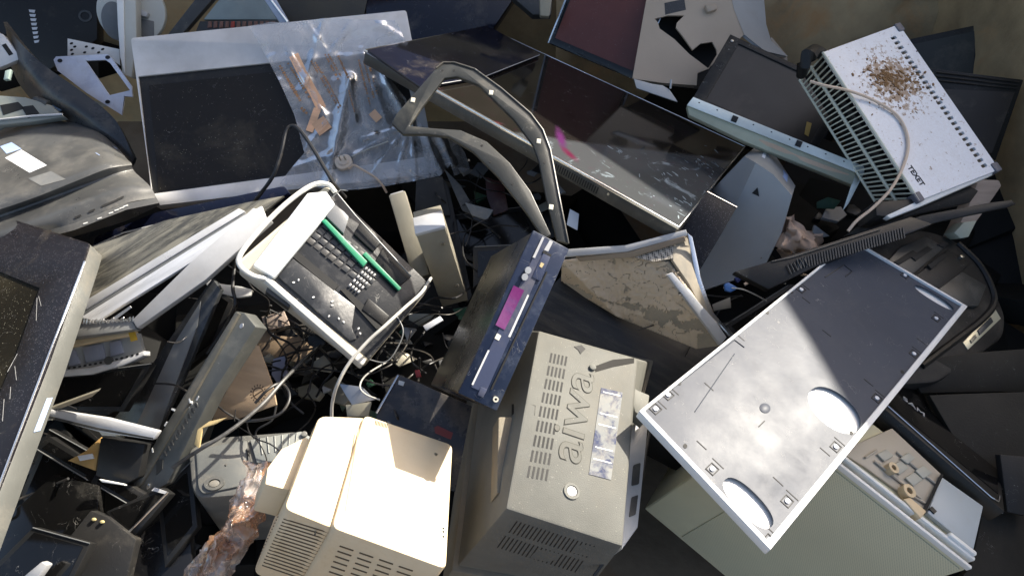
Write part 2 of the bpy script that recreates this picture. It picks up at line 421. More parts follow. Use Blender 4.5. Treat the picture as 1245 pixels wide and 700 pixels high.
# whitish scuffs on the glass, also painting its broken sheen
scuff_sheen_mat = mat('scuff_sheen', (.2, .25, .28), .5, speck=.5, speckc=(.6, .66, .7), sscale=300, bump=0)
rr = random.Random(5); mb = MB()
for cx, cy, sx, sy, n_ in ((752, 185, 14, 8, 6), (870, 202, 16, 13, 18), (830, 250, 13, 10, 12), (815, 215, 22, 8, 5), (790, 210, 50, 22, 6), (837, 200, 12, 20, 4)):
    for k in range(n_):
        u = cx+rr.gauss(0, sx*.6); v = cy+rr.gauss(0, sy*.6)
        if v > 276-(826-u)*.56-9 or u > 905-(v-178)*.83-6 or v < 165: continue
        c = t.L(u, v, hz); mb.prism(oval(c[0], c[1], rr.uniform(.003, .016), rr.uniform(.0006, .0035), rr.uniform(-1.2, .2), 8), hz+.0001, hz+.0006)
tag(t.b(mb, 'scuff_and_sheen', scuff_sheen_mat, smooth=0), None, None, kind='stuff')
BIG = t; BIGH = hz
tp = T('reflection_panel', 'thin navy glossy panel added for the reflection on the left end of the big television', 'screen', BIG.M @ Vector((*t.L(550, 70, hz+.004), hz+.004)), BIG.M.to_3x3() @ Vector((0, 0, 1)), ((445, 62), (590, 33)))
tp.poly('pane', navy, [(447, 61), (592, 31), (657, 66), (590, 93), (512, 106), (492, 92)], 0, .009, bev=.001)  # made-up panel stands in for a navy reflection in the big glass
tp.b(MB().tube([tp.L3(512, 106, .009), tp.L3(590, 93, .009), tp.L3(656, 67, .009)], .0015, 5), 'edge', silver)  # pale border of the same reflection
def big(u, v, dz=0.): return t_world(BIG, u, v, BIGH+dz)
def t_world(T_, u, v, z): return T_.M @ Vector(T_.L3(u, v, z))

# ---------------------------------------------------------------- screen with red-brown reflection standing on it
bl = big(667, 55); br = big(768, 98)
X = (br-bl).normalized(); up = Vector((.05, .62, .78)); up = (up-X*up.dot(X)).normalized(); Z = X.cross(up)
Mx = Matrix((X, up, Z)).transposed().to_4x4(); Mx.translation = (bl+br)/2+up*.006
t = T('standing_screen', 'flat screen with painted red-brown reflection standing upright on the big television', 'television', org=bl, n=Z, x=((667, 55), (768, 98)))
t.M = Mx; t.I = Mx.inverted(); t.r.matrix_world = Mx
wd = (br-bl).length/2
redm = mat('red_brown_reflection', (.17, .045, .03), .3, dust=.2, dustc=(.2, .08, .06), speck=.06, scratch=.8, bump=.03)  # the wall's red-brown reflection is put into the glass colour
t.b(MB().box(-wd, wd, 0, .62, -.035, -.004, .003), 'back_cover', blk)
t.b(MB().box(-wd+.014, wd-.014, .03, .60, -.004, .0), 'screen', redm)
t.b(MB().prism([(-wd, 0), (wd, 0), (wd, .62), (-wd, .62)], -.006, .004, [[(-wd+.014, .03), (wd-.014, .03), (wd-.014, .6), (-wd+.014, .6)]], .0015), 'bezel', gloss)
t.b(MB().box(-wd-.007, -wd-.0005, 0, .62, -.03, .005, .001), 'edge_trim', chrome); t.b(MB().box(wd+.0005, wd+.007, 0, .62, -.03, .005, .001), 'edge_trim', chrome)
# ---------------------------------------------------------------- left: wide silver LCD monitor
t = T('lcd_monitor', 'wide silver framed monitor with dusty black screen half under the clear bag', 'monitor', (340, 160, .1), (.12, -.48, .87), ((188, 250), (530, 212)))
fr = [(160, 48), (494, 14), (531, 211), (188, 251)]
P = t.LL(fr, 0)
t.b(MB().prism(rnd(P, .012), -.05, -.003, bev=.006), 'cabinet', lgrey)
t.b(MB().prism(rnd(P, .012), -.003, .008, [t.LL([(168, 93), (487, 60), (516, 191), (184, 236)], .008)], .003), 'bezel', mat('lcd_bezel', (.6, .59, .58), .35, .1, dust=.3, dustc=(.42, .38, .3), scratch=.8))
t.b(MB().prism(t.LL([(168, 93), (487, 60), (519, 196), (185, 240)], 0), -.002, .0), 'screen_border', blk)
t.b(MB().prism(t.LL([(181, 104), (476, 72), (508, 188), (193, 232)], .001), 0, .0015), 'screen', mat('dusty_lcd', (.012, .010, .008), .35, dust=.22, dustc=(.15, .13, .09), dscale=4, speck=.1, spec=.3, speckc=(.42, .4, .3), sscale=240, scratch=.8, bump=.05))
LCD = t
# ---------------------------------------------------------------- grey tray with oval cutouts
t = T('metal_tray', 'large grey metal tray with white rim and three oval cutouts', 'tray', fit=FIT['panel'])
Q = [(777, 499), (1037, 290), (1177, 372), (937, 668)]
P = t.LL(Q, .008); I_ = inset(P, [.007, .009, .014, .012])
rim = mat('white_rim', (.78, .78, .76), .35, dust=.15, var=.04)
t.b(MB().prism(P, -.016, .008, [I_], .0025), 'rim', rim)
ov = [oval(*t.L(1136, 361.5, 0), .052, .019, 0, p=2.4), oval(*t.L(1014.5, 498, 0), .066, .060, 0, p=2.), oval(*t.L(911.5, 612, 0), .082, .040, 0, p=2.4)]
def oriented(cx, px_a, px_b, wd, p=2.3):
    a = Vector(t.L(*px_a, 0)); b = Vector(t.L(*px_b, 0)); c = (a+b)/2; dd = b-a
    return oval(c.x, c.y, dd.length/2, wd, math.atan2(dd.y, dd.x), p=p)
ov = [oriented(0, (1112, 347), (1160, 376), .020), oriented(0, (987, 473), (1043, 523), .058, 2.1), oriented(0, (882, 582), (938, 640), .031)]
traym = mat('tray_sheet', (.07, .077, .096), .36, 0., dust=.12, dustc=(.11, .11, .11), dscale=9, scratch=1.4, var=.1, bump=.05, bscale=90, stain=((.09, .095, .11), 9, .5, .4), spec=.065)
pl = MB().prism(inset(P, [.006]*4), -.004, 0, ov); t.b(pl, 'sheet', traym)
t.b(MB().prism(inset(P, [.007]*4), -.013, -.0095), 'backing', rim)
# clips, bosses and slits pressed in the sheet
cm_ = flat('pale_clip', (.6, .62, .66), .35)
ang = math.atan2(*(Vector(t.L(1037, 290, 0))-Vector(t.L(777, 499, 0))).yx)
def rot2(x, y, a): return (x*math.cos(a)-y*math.sin(a), x*math.sin(a)+y*math.cos(a))
def rect(c, a, b, an): return [(c[0]+rot2(x, y, an)[0], c[1]+rot2(x, y, an)[1]) for x, y in ((-a, -b), (a, -b), (a, b), (-a, b))]
for u, v in ((797, 497), (866, 570), (957, 609), (1016, 543), (1066, 484), (1111, 430), (974, 352), (1138, 387), (1100, 335), (935, 657), (812, 480)):
    c = t.L(u, v, 0)
    bo = t.b(MB().prism(rect(c, .0125, .0105, ang), 0, .0012, [rect(c, .0105, .0085, ang)]), 'clip', slot, smooth=0)
    t.b(MB().prism(oval(*c, .0065, .0055, 0, 14), 0, .003, bev=.001), 'boss', cm_)
    t.b(MB().prism(rect((c[0]-.021*math.sin(ang)*0+.0, c[1]), .0155, .0012, ang+1.57), .0001, .0006), 'slit', slot, smooth=0).location = (*rot2(.022, 0, ang), 0)
mb = MB()
for u, v, da in ((862, 470, 0), (853, 541, 0), (1056, 465, 0), (1003, 549, 0), (946, 585, 0), (1120, 415, 0), (1005, 405, 0), (980, 365, 0), (926, 515, 1.57), (900, 410, 0)):
    t.b(MB().prism(rect(t.L(u, v, 0), .0135, .0012, ang+1.57+da), .0001, .0006), 'slit', slot, smooth=0)
mb = MB()
for u, v in ((826, 466), (833, 542), (1035, 526), (1097, 452), (962, 355), (933, 380)):
    t.b(MB().prism(oval(*t.L(u, v, 0), .006, .0045, .4, 12), .0001, .0008), 'hole', slot, smooth=0)
c1, c2, c3 = (1010, 330), (1032, 322), (1040, 332)
mb = MB().tube([t.L3(1003, 337, .001), t.L3(1026, 322, .001), t.L3(1036, 330, .001), t.L3(1028, 336, .001)], .0014, 6); t.b(mb, 'bead', darkg)
mb = MB().tube([t.L3(812, 476, .001), t.L3(893, 413, .001), t.L3(905, 422, .001)], .0012, 6).tube([t.L3(845, 500, .001), t.L3(893, 430, .001)], .0011, 6); t.b(mb, 'bead', traym)
t.b(MB().prism(oval(*t.L(930, 496, 0), .016, .012, 0, 18), -.0005, .001, bev=.0005), 'dimple', traym)
TRAY = t
# ---------------------------------------------------------------- pale cabinet under the tray
t = T('speaker_cabinet', 'pale grey cabinet with perforated front under the metal tray, its top torn open', 'speaker', fit=FIT['cabinet'])
d = [x/2 for x in t.d]
body = mat('greenish_cabinet', (.58, .55, .38), .5, dust=.3, dustc=(.4, .38, .26), var=.06, bump=.15)
def perf(nt, tc, P, noise, base, B):
    sx = nd(nt, 'ShaderNodeSeparateXYZ'); nt.links.new(tc.outputs['Object'], sx.inputs[0])
    vv = nd(nt, 'ShaderNodeVectorMath', operation='FRACTION'); m2 = nd(nt, 'ShaderNodeVectorMath', operation='SCALE'); m2.inputs['Scale'].default_value = 190
    rt = nd(nt, 'ShaderNodeVectorRotate', rotation_type='Y_AXIS'); rt.inputs['Angle'].default_value = .785
    nt.links.new(tc.outputs['Object'], rt.inputs[0]); nt.links.new(rt.outputs[0], m2.inputs[0]); nt.links.new(m2.outputs[0], vv.inputs[0])
    s = nd(nt, 'ShaderNodeSeparateXYZ'); nt.links.new(vv.outputs[0], s.inputs[0])
    a = math_(nt, 'POWER', math_(nt, 'SUBTRACT', s.outputs[0], .5), 2); b = math_(nt, 'POWER', math_(nt, 'SUBTRACT', s.outputs[2], .5), 2)
    h = math_(nt, 'LESS_THAN', math_(nt, 'ADD', a, b), .075)
    return mixc(nt, math_(nt, 'MULTIPLY', h, .5), base, (.22, .22, .16))
perfm = mat('perforated_grille', (.59, .56, .39), .5, var=.06, bump=0, hook=perf)
t.b(MB().box(-d[0], d[0], -d[1], d[1], -d[2], d[2]-.012, .006), 'body', body)
sx = -.5*d[0]
t.b(MB().box(sx, d[0]-.01, -d[1]-.004, -d[1]-.0005, -d[2]+.02, d[2]-.02, .0015), 'grille', perfm)
t.b(MB().box(-d[0]+.004, sx-.004, -d[1]-.003, -d[1]-.0005, -d[2]+.02, d[2]-.02, .0015), 'front_panel', body)
zt = d[2]
t.b(MB().box(-d[0], d[0], -d[1]-.002, -d[1]+.007, zt-.012, zt+.004, .002), 'rail', white)
t.b(MB().box(-d[0], d[0], -d[1]+.020, -d[1]+.030, zt-.012, zt+.010, .003), 'rail', white)
t.b(MB().box(d[0]*.72, d[0]-.004, -d[1]+.028, -d[1]+.040, zt-.012, zt+.018, .004), 'rail', white)
innm = mat('inner_moulding', (.42, .38, .31), .5, dust=.3, var=.1, bump=.1)
blu = mat('blue_grey_plate', (.36, .41, .44), .45, dust=.2, var=.05, bump=.08)
t.poly('end_plate', blu, [(1145, 579), (1196, 615), (1184, 668), (1128, 623)], zt-.012, zt+.002, bev=.003)
ip = t.poly('moulding', innm, [(1020, 548), (1085, 520), (1146, 577), (1125, 620), (1050, 566)], zt-.012, zt-.004, bev=.003)
mb = MB()
for q in ([(1066, 552), (1077, 546), (1086, 554), (1075, 561)], [(1083, 567), (1094, 560), (1104, 569), (1093, 577)], [(1100, 581), (1111, 574), (1121, 583), (1110, 591)], [(1094, 557), (1104, 550), (1112, 557), (1103, 564)], [(1112, 572), (1122, 566), (1133, 575), (1122, 582)]):
    mb.prism(t.LL(q, zt), zt-.004, zt+.003, bev=.0015)
t.b(mb, 'block', flat('moulding_block', (.36, .36, .31)), ip)
for u, v, rr_ in ((1085, 569, .014), (1104, 597, .017)):
    c = t.L(u, v, zt+.01); t.b(MB().prism(oval(*c, rr_, rr_, 0, 18), zt-.004, zt+.016, [oval(*c, rr_*.5, rr_*.5, 0, 14)]), 'boss', creamd, ip)
mb = MB()
for a, b in (((1063, 560), (1120, 606)), ((1090, 549), (1140, 590)), ((1052, 556), (1066, 547)), ((1108, 602), (1126, 612))):
    mb.tube([t.L3(*a, zt), t.L3(*b, zt)], .003, 6)
t.b(mb, 'rib', innm, ip)
t.poly('tab', creamd, [(1099, 606), (1107, 604), (1127, 621), (1120, 630)], zt-.01, zt+.014, bev=.003)
t.b(MB().tube([t.L3(1145, 577, zt+.004), t.L3(1122, 624, zt+.004)], .004, 6), 'rod', blk)
mb = MB().prism(t.LL([(1131, 616), (1137, 622), (1134, 625), (1128, 619)], zt), zt-.002, zt+.006); t.b(mb, 'clip', blk)
# ---------------------------------------------------------------- black flat television over the cabinet
t = T('flat_television', 'black flat television with a shiny line along its edge lying on the pale cabinet', 'television', fit=FIT['blacktv'])
hz = t.d[2]/2+.03
OP = [(1092, 428), (1150, 488), (1198, 537), (1214, 548), (1223, 622), (1058, 480)]
P = t.LL(OP, hz)
t.b(MB().prism(P, hz-.05, hz-.002, bev=.004), 'cabinet', blk)
t.poly('screen', gloss, [(1093, 432), (1196, 538), (1211, 552), (1214, 600), (1070, 482)], hz-.003, hz)
t.b(MB().tube([t.L3(1079, 493, hz+.001), t.L3(1205, 604, hz+.001), t.L3(1214, 609, hz+.001), t.L3(1216, 602, hz+.001)], .0022, 6), 'trim', chrome)
t.b(MB().tube([t.L3(1070, 493, hz-.012), t.L3(1219, 623, hz-.012)], .0022, 6), 'trim', silver)
c = t.L(1111, 494, hz); c2 = Vector(t.L(1122, 503, hz))-Vector(t.L(1099, 484, hz))
letters('SAM', .026, silver, t.r, Vector((c[0], c[1], hz+.0005)), math.atan2(c2.y, c2.x), .0008, 1.5)
# ---------------------------------------------------------------- black tube television behind the tray
t = T('tube_television', 'bulky black tube television with rounded rim and chrome connector plate behind the tray', 'television', (1110, 360, -.02), (.25, -.12, .95), ((1040, 300), (1180, 370)))
out = [(1000, 350), (1050, 292), (1092, 277), (1130, 280), (1160, 290), (1190, 318), (1212, 355), (1224, 385), (1221, 410), (1192, 432), (1140, 465), (1060, 470), (980, 420)]
P = t.LL(out, .05)
t.b(MB().prism(rnd(P, .03), -.28, .05, bev=.012), 'shell', blkd)
t.b(MB().tube(crom([t.L3(1164, 296, .05), t.L3(1190, 322, .05), t.L3(1206, 352, .05), t.L3(1207, 372, .05), t.L3(1190, 392, .05), t.L3(1160, 415, .05), t.L3(1120, 445, .05)]), .011), 'rim', blk)
for q, z in (([(1095, 300), (1125, 287), (1150, 300), (1108, 335), (1075, 322)], .062), ([(1110, 338), (1153, 303), (1182, 318), (1150, 350), (1135, 352)], .058), ([(1140, 352), (1170, 330), (1200, 347), (1190, 372), (1165, 372)], .064)):
    t.poly('back_panel', darkg if z > .06 else blkd, q, .045, z, bev=.003)
mb = MB()
for q in ([(1087, 318), (1110, 304), (1116, 308), (1093, 322)], [(1108, 312), (1128, 299), (1134, 303), (1114, 317)], [(1128, 322), (1146, 308), (1151, 312), (1133, 327)], [(1146, 292), (1154, 296), (1148, 301), (1140, 297)]):
    mb.prism(t.LL(q, .066), .05, .066, bev=.001)
t.b(mb, 'socket', slot)
t.b(MB().prism(oval(*t.L(1168, 313, .06), .008, .006, .5, 14), .05, .068, bev=.001), 'screw', screw)
# connector plate on the rim
plq = [(1175, 424), (1171, 415), (1186, 398), (1204, 383), (1212, 374), (1217, 386), (1203, 400), (1190, 413)]
platem = mat('connector_plate', (.62, .6, .45), .35, .5, speck=.3, speckc=(.1, .1, .09), bump=.1)
dcl = []
for nm, q, mm in (('connector_plate', [(1171, 416), (1210, 375), (1217, 387), (1177, 425)], platem), ('connector', [(1189, 401), (1205, 385), (1208, 391), (1192, 407)], label_k), ('connector', [(1180, 413), (1186, 406), (1188, 410), (1182, 417)], olive)):
    o = t.poly(nm, mm, q, .045, .054 if nm == 'connector_plate' else .058, bev=.001)
# ---------------------------------------------------------------- long black vented cover
t = T('vented_casing', 'long black plastic cover with fine vent slots lying across the tray corner', 'cover', (1020, 295, .20), (.05, -.35, .93), ((905, 328), (1105, 272)))
t.poly('shell', blk, [(893, 330), (955, 312), (1108, 263), (1135, 272), (1108, 283), (1050, 302), (990, 325), (960, 340), (935, 352)], -.03, .0, bev=.004)
t.b(MB().tube([t.L3(938, 318, .002), t.L3(962, 313, .002), t.L3(1070, 279, .002)], .0025, 6), 'edge_trim', darkg)
mb = MB()
for k in range(40):
    u = 968+k*3.3; v = 314-(u-968)*.30
    mb.prism(t.LL([(u, v+1.5), (u+1.5, v+1.1), (u+3.5, v+14), (u+2, v+14.5)], 0), 0, .003)
t.b(mb, 'vent_rib', darkg, smooth=0)
mb = MB()
for k in range(6): mb.tube([t.L3(957+k*4, 322-k*1.6, .004), t.L3(962+k*4, 333-k*2, .004)], .002, 6)
t.b(mb, 'finger', darkg)
# ---------------------------------------------------------------- white convector
t = T('convector_heater', 'white vented convector with rusty dirt heap on its face and cream cord', 'heater', fit=FIT['heater'])
hz = t.d[2]/2
Q = [(1000, 64), (1093, 30), (1215, 206), (1117, 244)]
P = t.LL(Q, hz)
def rusty(nt, tc, P_, noise, base, B):
    c = t.L(1087, 98, hz)
    mp = nd(nt, 'ShaderNodeMapping', vector_type='TEXTURE'); mp.inputs['Location'].default_value = (c[0], c[1], hz)
    mp.inputs['Rotation'].default_value = (0, 0, -.5); nt.links.new(tc.outputs['Object'], mp.inputs[0])
    mp.inputs['Scale'].default_value = (.16, .17, 1)
    g_ = nd(nt, 'ShaderNodeTexGradient', gradient_type='SPHERICAL'); nt.links.new(mp.outputs[0], g_.inputs[0])
    n = noise(48, 7, .75)
    m_ = math_(nt, 'ADD', math_(nt, 'MULTIPLY', g_.outputs['Fac'], .26), n)
    base = mixc(nt, math_(nt, 'MULTIPLY', ramp(nt, m_, .60, .66), .9), base, (.22, .12, .05))
    return mixc(nt, math_(nt, 'MULTIPLY', ramp(nt, noise(160, 3), .42, .58), 0.12), base, (.5, .42, .34))
facem = mat('heater_white', (.74, .75, .78), .38, dust=.25, dustc=(.5, .44, .38), var=.04, bump=.08, hook=rusty)
whm = mat('heater_cream', (.62, .62, .5), .42, dust=.3, var=.05)
# face with a row of slots along its far long side
holes = []
A = Vector(t.L(1089, 42, hz)); B_ = Vector(t.L(1203, 203, hz)); e = (B_-A).normalized(); nn = Vector((-e.y, e.x)); Ln = (B_-A).length
cen = sum((Vector(p) for p in P), Vector((0, 0)))/4
if nn.dot(cen-A) < 0: nn = -nn
for k in range(26):
    s0 = (k+.2)*Ln/26; q = A+e*s0+nn*.004
    holes.append(rnd([tuple(q), tuple(q+e*Ln/26*.56), tuple(q+e*Ln/26*.56+nn*.024), tuple(q+nn*.024)], .0035, 3))
face = t.b(MB().prism(P, hz-.008, hz, holes), 'face', facem)
t.b(MB().prism(inset(P, [.012, .004, .004, .004]), hz-.05, hz-.03), 'inner_plate', blk)
bt = inset(P, .002)
# grille side: two rows of slats between rails
GT = [Vector((*t.L(1000, 64, hz), hz)), Vector((*t.L(1117, 244, hz), hz))]
zb = -hz; GB = [Vector((*t.L(972, 97, zb), zb)), Vector((*t.L(1064, 245, zb), zb))]
mb = MB()
def slat(p, q, r_): mb.tube([p, q], r_, 4)
for f_ in (0, .5, 1.):
    a = GT[0].lerp(GB[0], f_); b = GT[1].lerp(GB[1], f_); mb.tube([a, b], .0045 if f_ != .5 else .0055, 6)
for k in range(31):
    a = GT[0].lerp(GT[1], (k+.5)/31); b = GB[0].lerp(GB[1], (k+.5)/31); mb.tube([a, b], .0028, 4)
t.b(mb, 'grille', whm)
back = [GB[0], GB[1]]
inn = MB().hexa([GT[0]+Vector((.02, 0, -.02)), GT[1]+Vector((.02, 0, -.02)), Vector((P[2][0], P[2][1], hz-.05)), Vector((P[1][0], P[1][1], hz-.05)),
                 GB[0]+Vector((.025, 0, .0)), GB[1]+Vector((.025, 0, .0)), Vector((P[2][0], P[2][1], zb)), Vector((P[1][0], P[1][1], zb))])
t.b(inn, 'body', blk)
capm = flat('corner_cap_grey', (.10, .10, .12), .45)
for (a, b, c_) in ((1, .026, .02), (2, .026, .02), (3, .026, .02)):
    p = Vector(P[a]); cc = p+(cen-p).normalized()*.012
    t.b(MB().prism(rnd(rect(tuple(cc), .016, .014, math.atan2(e.y, e.x)), .006), hz-.04, hz+.004, bev=.003), 'corner_cap', capm)
t.poly('end_cover', blkd, [(1064, 245), (1117, 241), (1119, 250), (1080, 263), (1066, 262)], hz-.10, hz-.012, bev=.003)
t.poly('base_edge', white, [(1078, 262), (1119, 243), (1208, 209), (1206, 213), (1121, 250), (1083, 265)], hz-.03, hz-.009, bev=.001)
t.b(MB().tube([t.L3(1000, 66, hz-.02), t.L3(990, 62, hz-.01), t.L3(983, 68, hz), t.L3(977, 80, hz-.02), t.L3(974, 92, hz-.06)], [.018, .022, .026, .022, .016], 10), 'bracket', blk)
c = t.L(1113.5, 214, hz); dv = Vector(t.L(1121, 225, hz))-Vector(t.L(1105, 203, hz))
letters('TEXET', .026, slot, t.r, Vector((c[0], c[1], hz+.0004)), math.atan2(dv.y, dv.x), .0006, .95, .0006)
crd = [(985, 99, .0), (1002, 104, .02), (1030, 110, .022), (1060, 121, .012), (1088, 138, .008), (1101, 158, .008), (1104, 180, .008), (1097, 205, .008), (1083, 230, .01), (1062, 252, -.01), (1042, 268, -.03), (1031, 281, -.05)]
t.b(MB().tube(crom([t.L3(u, v, hz+z*.8) for u, v, z in crd]), .0046), 'power_cord', wirec)
rst = MB(); rr = random.Random(11)
for k in range(170):
    u = rr.gauss(1085, 15); v = rr.gauss(96, 8)+ (u-1085)*.15
    c = t.L(u, v, hz); rst.prism(oval(c[0], c[1], rr.uniform(.002, .008), rr.uniform(.002, .005), rr.uniform(0, 3), 6), hz, hz+rr.uniform(.0008, .0025))
for k in range(70):
    u = rr.gauss(1085, 30); v = rr.gauss(106, 17)
    if u < 1030 or (u-1000)*.0 > 1 or v < 60: continue
    c = t.L(u, v, hz); rst.prism(oval(c[0], c[1], rr.uniform(.0015, .005), rr.uniform(.001, .003), rr.uniform(0, 3), 6), hz, hz+.0015)
tag(t.b(rst, 'rust_flakes', mat('rust_crumbs', (.17, .09, .035), .85, var=.5, bump=.5), smooth=0), None, None, kind='stuff')
# ---------------------------------------------------------------- black screens against the right hand wall
t = T('black_screen', 'dark flat screen leaning against the brown wall, upper of the two right of the convector', 'screen', (1150, 65, .0), (-.25, -.6, .75), ((1110, 45), (1193, 30)))
Q = [(1085, 52), (1194, 29), (1191, 112), (1110, 112)]
t.poly('back_cover', blkd, Q, -.04, -.001, bev=.004); t.poly('screen', mat('dim_screen', (.03, .03, .024), .45, dust=.3, bump=.05), [(1092, 58), (1186, 38), (1183, 100), (1112, 102)], -.001, .001)
t = T('black_screen', 'dark ridged flat screen at the right edge, lower of the two by the convector', 'screen', (1180, 140, .06), (-.1, -.6, .78), ((1130, 85), (1244, 98)))
Q = [(1122, 82), (1245, 97), (1211, 195), (1150, 190)]
t.poly('back_cover', blk, Q, -.04, -.001, bev=.004); t.poly('screen', mat('brown_dim_screen', (.032, .024, .018), .4, dust=.3, bump=.05), [(1136, 108), (1234, 112), (1206, 186), (1160, 180)], -.001, .001)
mb = MB()
for k in range(3): mb.tube([t.L3(1138, 88+k*5, .001), t.L3(1240-k*2, 100+k*4, .001)], .003, 5)
t.b(mb, 'ridge', blkd)
# ---------------------------------------------------------------- black lcd frame left of the convector
t = T('screen_frame', 'black framed screen with one corner screw between broken shell and convector', 'screen', (935, 110, .12), (-.05, -.35, .93), ((842, 120), (985, 186)))
Q = [(888, 42), (1035, 110), (989, 188), (842, 120)]
t.poly('back_cover', blk, Q, -.045, -.004, bev=.004)
P = t.LL(Q, .004); t.b(MB().prism(P, -.004, .005, [inset(P, [.022, .03, .02, .045])], .002), 'frame', blkd)
t.b(MB().prism(inset(P, .012), -.006, -.001), 'screen', mat('brownish_matte_screen', (.035, .03, .026), .4, dust=.25, dustc=(.16, .13, .11), bump=.05))
t.b(MB().prism(oval(*t.L(890, 50, .006), .006, .006, 0, 12), .004, .008, bev=.001), 'screw', screw)
t.poly('leaf_scrap', flat('yellow_scrap', (.45, .3, .08)), [(981, 148), (987, 150), (983, 166), (978, 163)], 0, .002)
# ---------------------------------------------------------------- white painted chassis strip
t = T('metal_chassis', 'white metal screen chassis strip with black clips, bent at its end', 'chassis', (945, 168, .20), (-.12, -.55, .8), ((838, 126), (1048, 211)))
chm = mat('pale_green_metal', (.66, .7, .66), .38, .2, dust=.3, scratch=.8); chd = mat('greenish_ledge', (.34, .35, .26), .5, dust=.4)
t.poly('flange', chm, [(843, 118), (1053, 203), (1049, 213), (835, 128)], -.006, 0, bev=.0015)
t.poly('web', chd, [(835, 128), (1049, 213), (1042, 227), (905, 172), (838, 140)], -.04, -.007, bev=.003)
t.poly('side_bar', chm, [(1040, 211), (1052, 208), (1032, 247), (1025, 256)], -.012, -.007, bev=.001)
fm = mat('peach_foam', (.52, .38, .27), .8, dust=.3, bump=.5, bscale=70)
t.b(MB().tube(crom([t.L3(922, 172, -.02), t.L3(945, 181, -.018), t.L3(965, 190, -.02), t.L3(985, 198, -.018), t.L3(1030, 214, -.02)]), .014), 'foam_strip', fm)
mb = MB()
for u, v in ((893, 145), (971, 175)): t.b(MB().box(t.L(u-4, v, .0)[0], t.L(u+4, v, .0)[0], t.L(u, v+4, 0)[1], t.L(u, v-4, 0)[1], -.001, .004, .001), 'clip', blk)
mb = MB()
for k in range(9):
    u = 850+k*22; v = 125+(u-850)*.405; t.b(MB().prism(oval(*t.L(u, v, 0), .003, .002, 0, 8), -.001, .0005), 'hole', slot)
def wf(name, label, cat, m, pts, faces, thick, bev=0., group=None):
    o = MB().free([W(*p) for p in pts], faces, thick, bev).build(name, m); recentre(o); return tag(o, label, cat, group)
def root_of(name, label, cat, at, group=None):
    o = bpy.data.objects.new(name, None); COL.objects.link(o); o.location = at; o.empty_display_size = .05
    o.matrix_world = Matrix.Translation(at); return tag(o, label, cat, group)
def wpart(name, m, pts, faces, thick, root, bev=0., smooth=35):
    I = root.matrix_world.inverted(); return MB().free([I @ W(*p) for p in pts], faces, thick, bev).build(name, m, root, smooth)
def wsurf(name, m, rows, thick, root, sub=5, smooth=40):
    I = root.matrix_world.inverted()
    R = [crom([W(*p) for p in r], sub) for r in rows]
    C_ = [crom([r[i] for r in R], sub) for i in range(len(R[0]))]
    rows2 = [[I @ C_[i][j] for i in range(len(C_))] for j in range(len(C_[0]))]
    return MB().grid(rows2, thick).build(name, m, root, smooth)
# ---------------------------------------------------------------- broken beige tube shell at the top
t = T('broken_shell', 'cracked beige tube television back with jagged black hole', 'television', (835, 50, .12), (.05, -.5, .86), ((768, 98), (850, 103)))
shm = mat('beige_shell', (.47, .37, .27), .5, dust=.35, dustc=(.42, .31, .2), dscale=3, var=.08, bump=.15)
shg = mat('grey_beige_shell', (.46, .46, .45), .42, dust=.25, var=.08, bump=.1)
hole = [(796, 23), (812, 19), (832, 19), (823, 28), (822, 34), (830, 44), (842, 61), (852, 53), (860, 52), (866, 51), (871, 60), (872, 66), (862, 84), (850, 75), (838, 66), (820, 48), (802, 35), (800, 28)]
t.poly('back_face', shm, [(793, -40), (882, -40), (893, 12), (905, 42), (860, 84.5), (848, 89), (847, 104), (806, 100), (769, 95)], -.008, 0, [hole])
t.poly('cavity_liner', slot, [(785, 5), (880, 10), (875, 110), (790, 104)], -.09, -.08)
wpt = [(t.L3(882, -40, 0)), t.L3(893, 12, 0), t.L3(905, 42, 0), t.L3(930, 62, 0), t.L3(925, -40, -.12), t.L3(932, 30, -.14), t.L3(938, 50, -.15), t.L3(957, 68, -.16)]
t.b(MB().free(wpt, [(0, 1, 5, 4), (1, 2, 6, 5), (2, 3, 7, 6)], .012, .003), 'side_face', shg)
t.b(MB().free([t.L3(938, 45, -.16), t.L3(957, 68, -.17), t.L3(958, 80, -.18), t.L3(930, 66, -.17)], [(0, 1, 2, 3)], .01), 'torn_flap', shm)
t.poly('label_plate', label_k, [(808, 4), (832, -1), (834, 12), (809, 18)], 0, .0015)
t.b(MB().prism(t.LL([(857, 6), (871, 4), (873, 11), (861, 15)], .02), 0, .02, bev=.006), 'knob', shm)
t.b(MB().free([t.L3(770, 96, .0), t.L3(806, 101, .004), t.L3(847, 104, 0), t.L3(843, 107, -.02), t.L3(806, 104, -.02)], [(0, 1, 4), (1, 2, 3, 4)], .006), 'broken_lip', shm)
t = T('plastic_shard', 'pale grey broken plastic shard lying under the cracked beige shell', 'shard', (800, 110, .12), (.05, -.5, .86), ((771, 97), (820, 112)))
t.poly('plate', shg, [(771, 96), (793, 102), (806, 104), (814, 109), (824, 124), (806, 118), (774, 107)], -.006, 0, bev=.001)
t.b(MB().tube([t.L3(816, 97, .01), t.L3(815, 108, .004)], .004, 6), 'rib', shg)
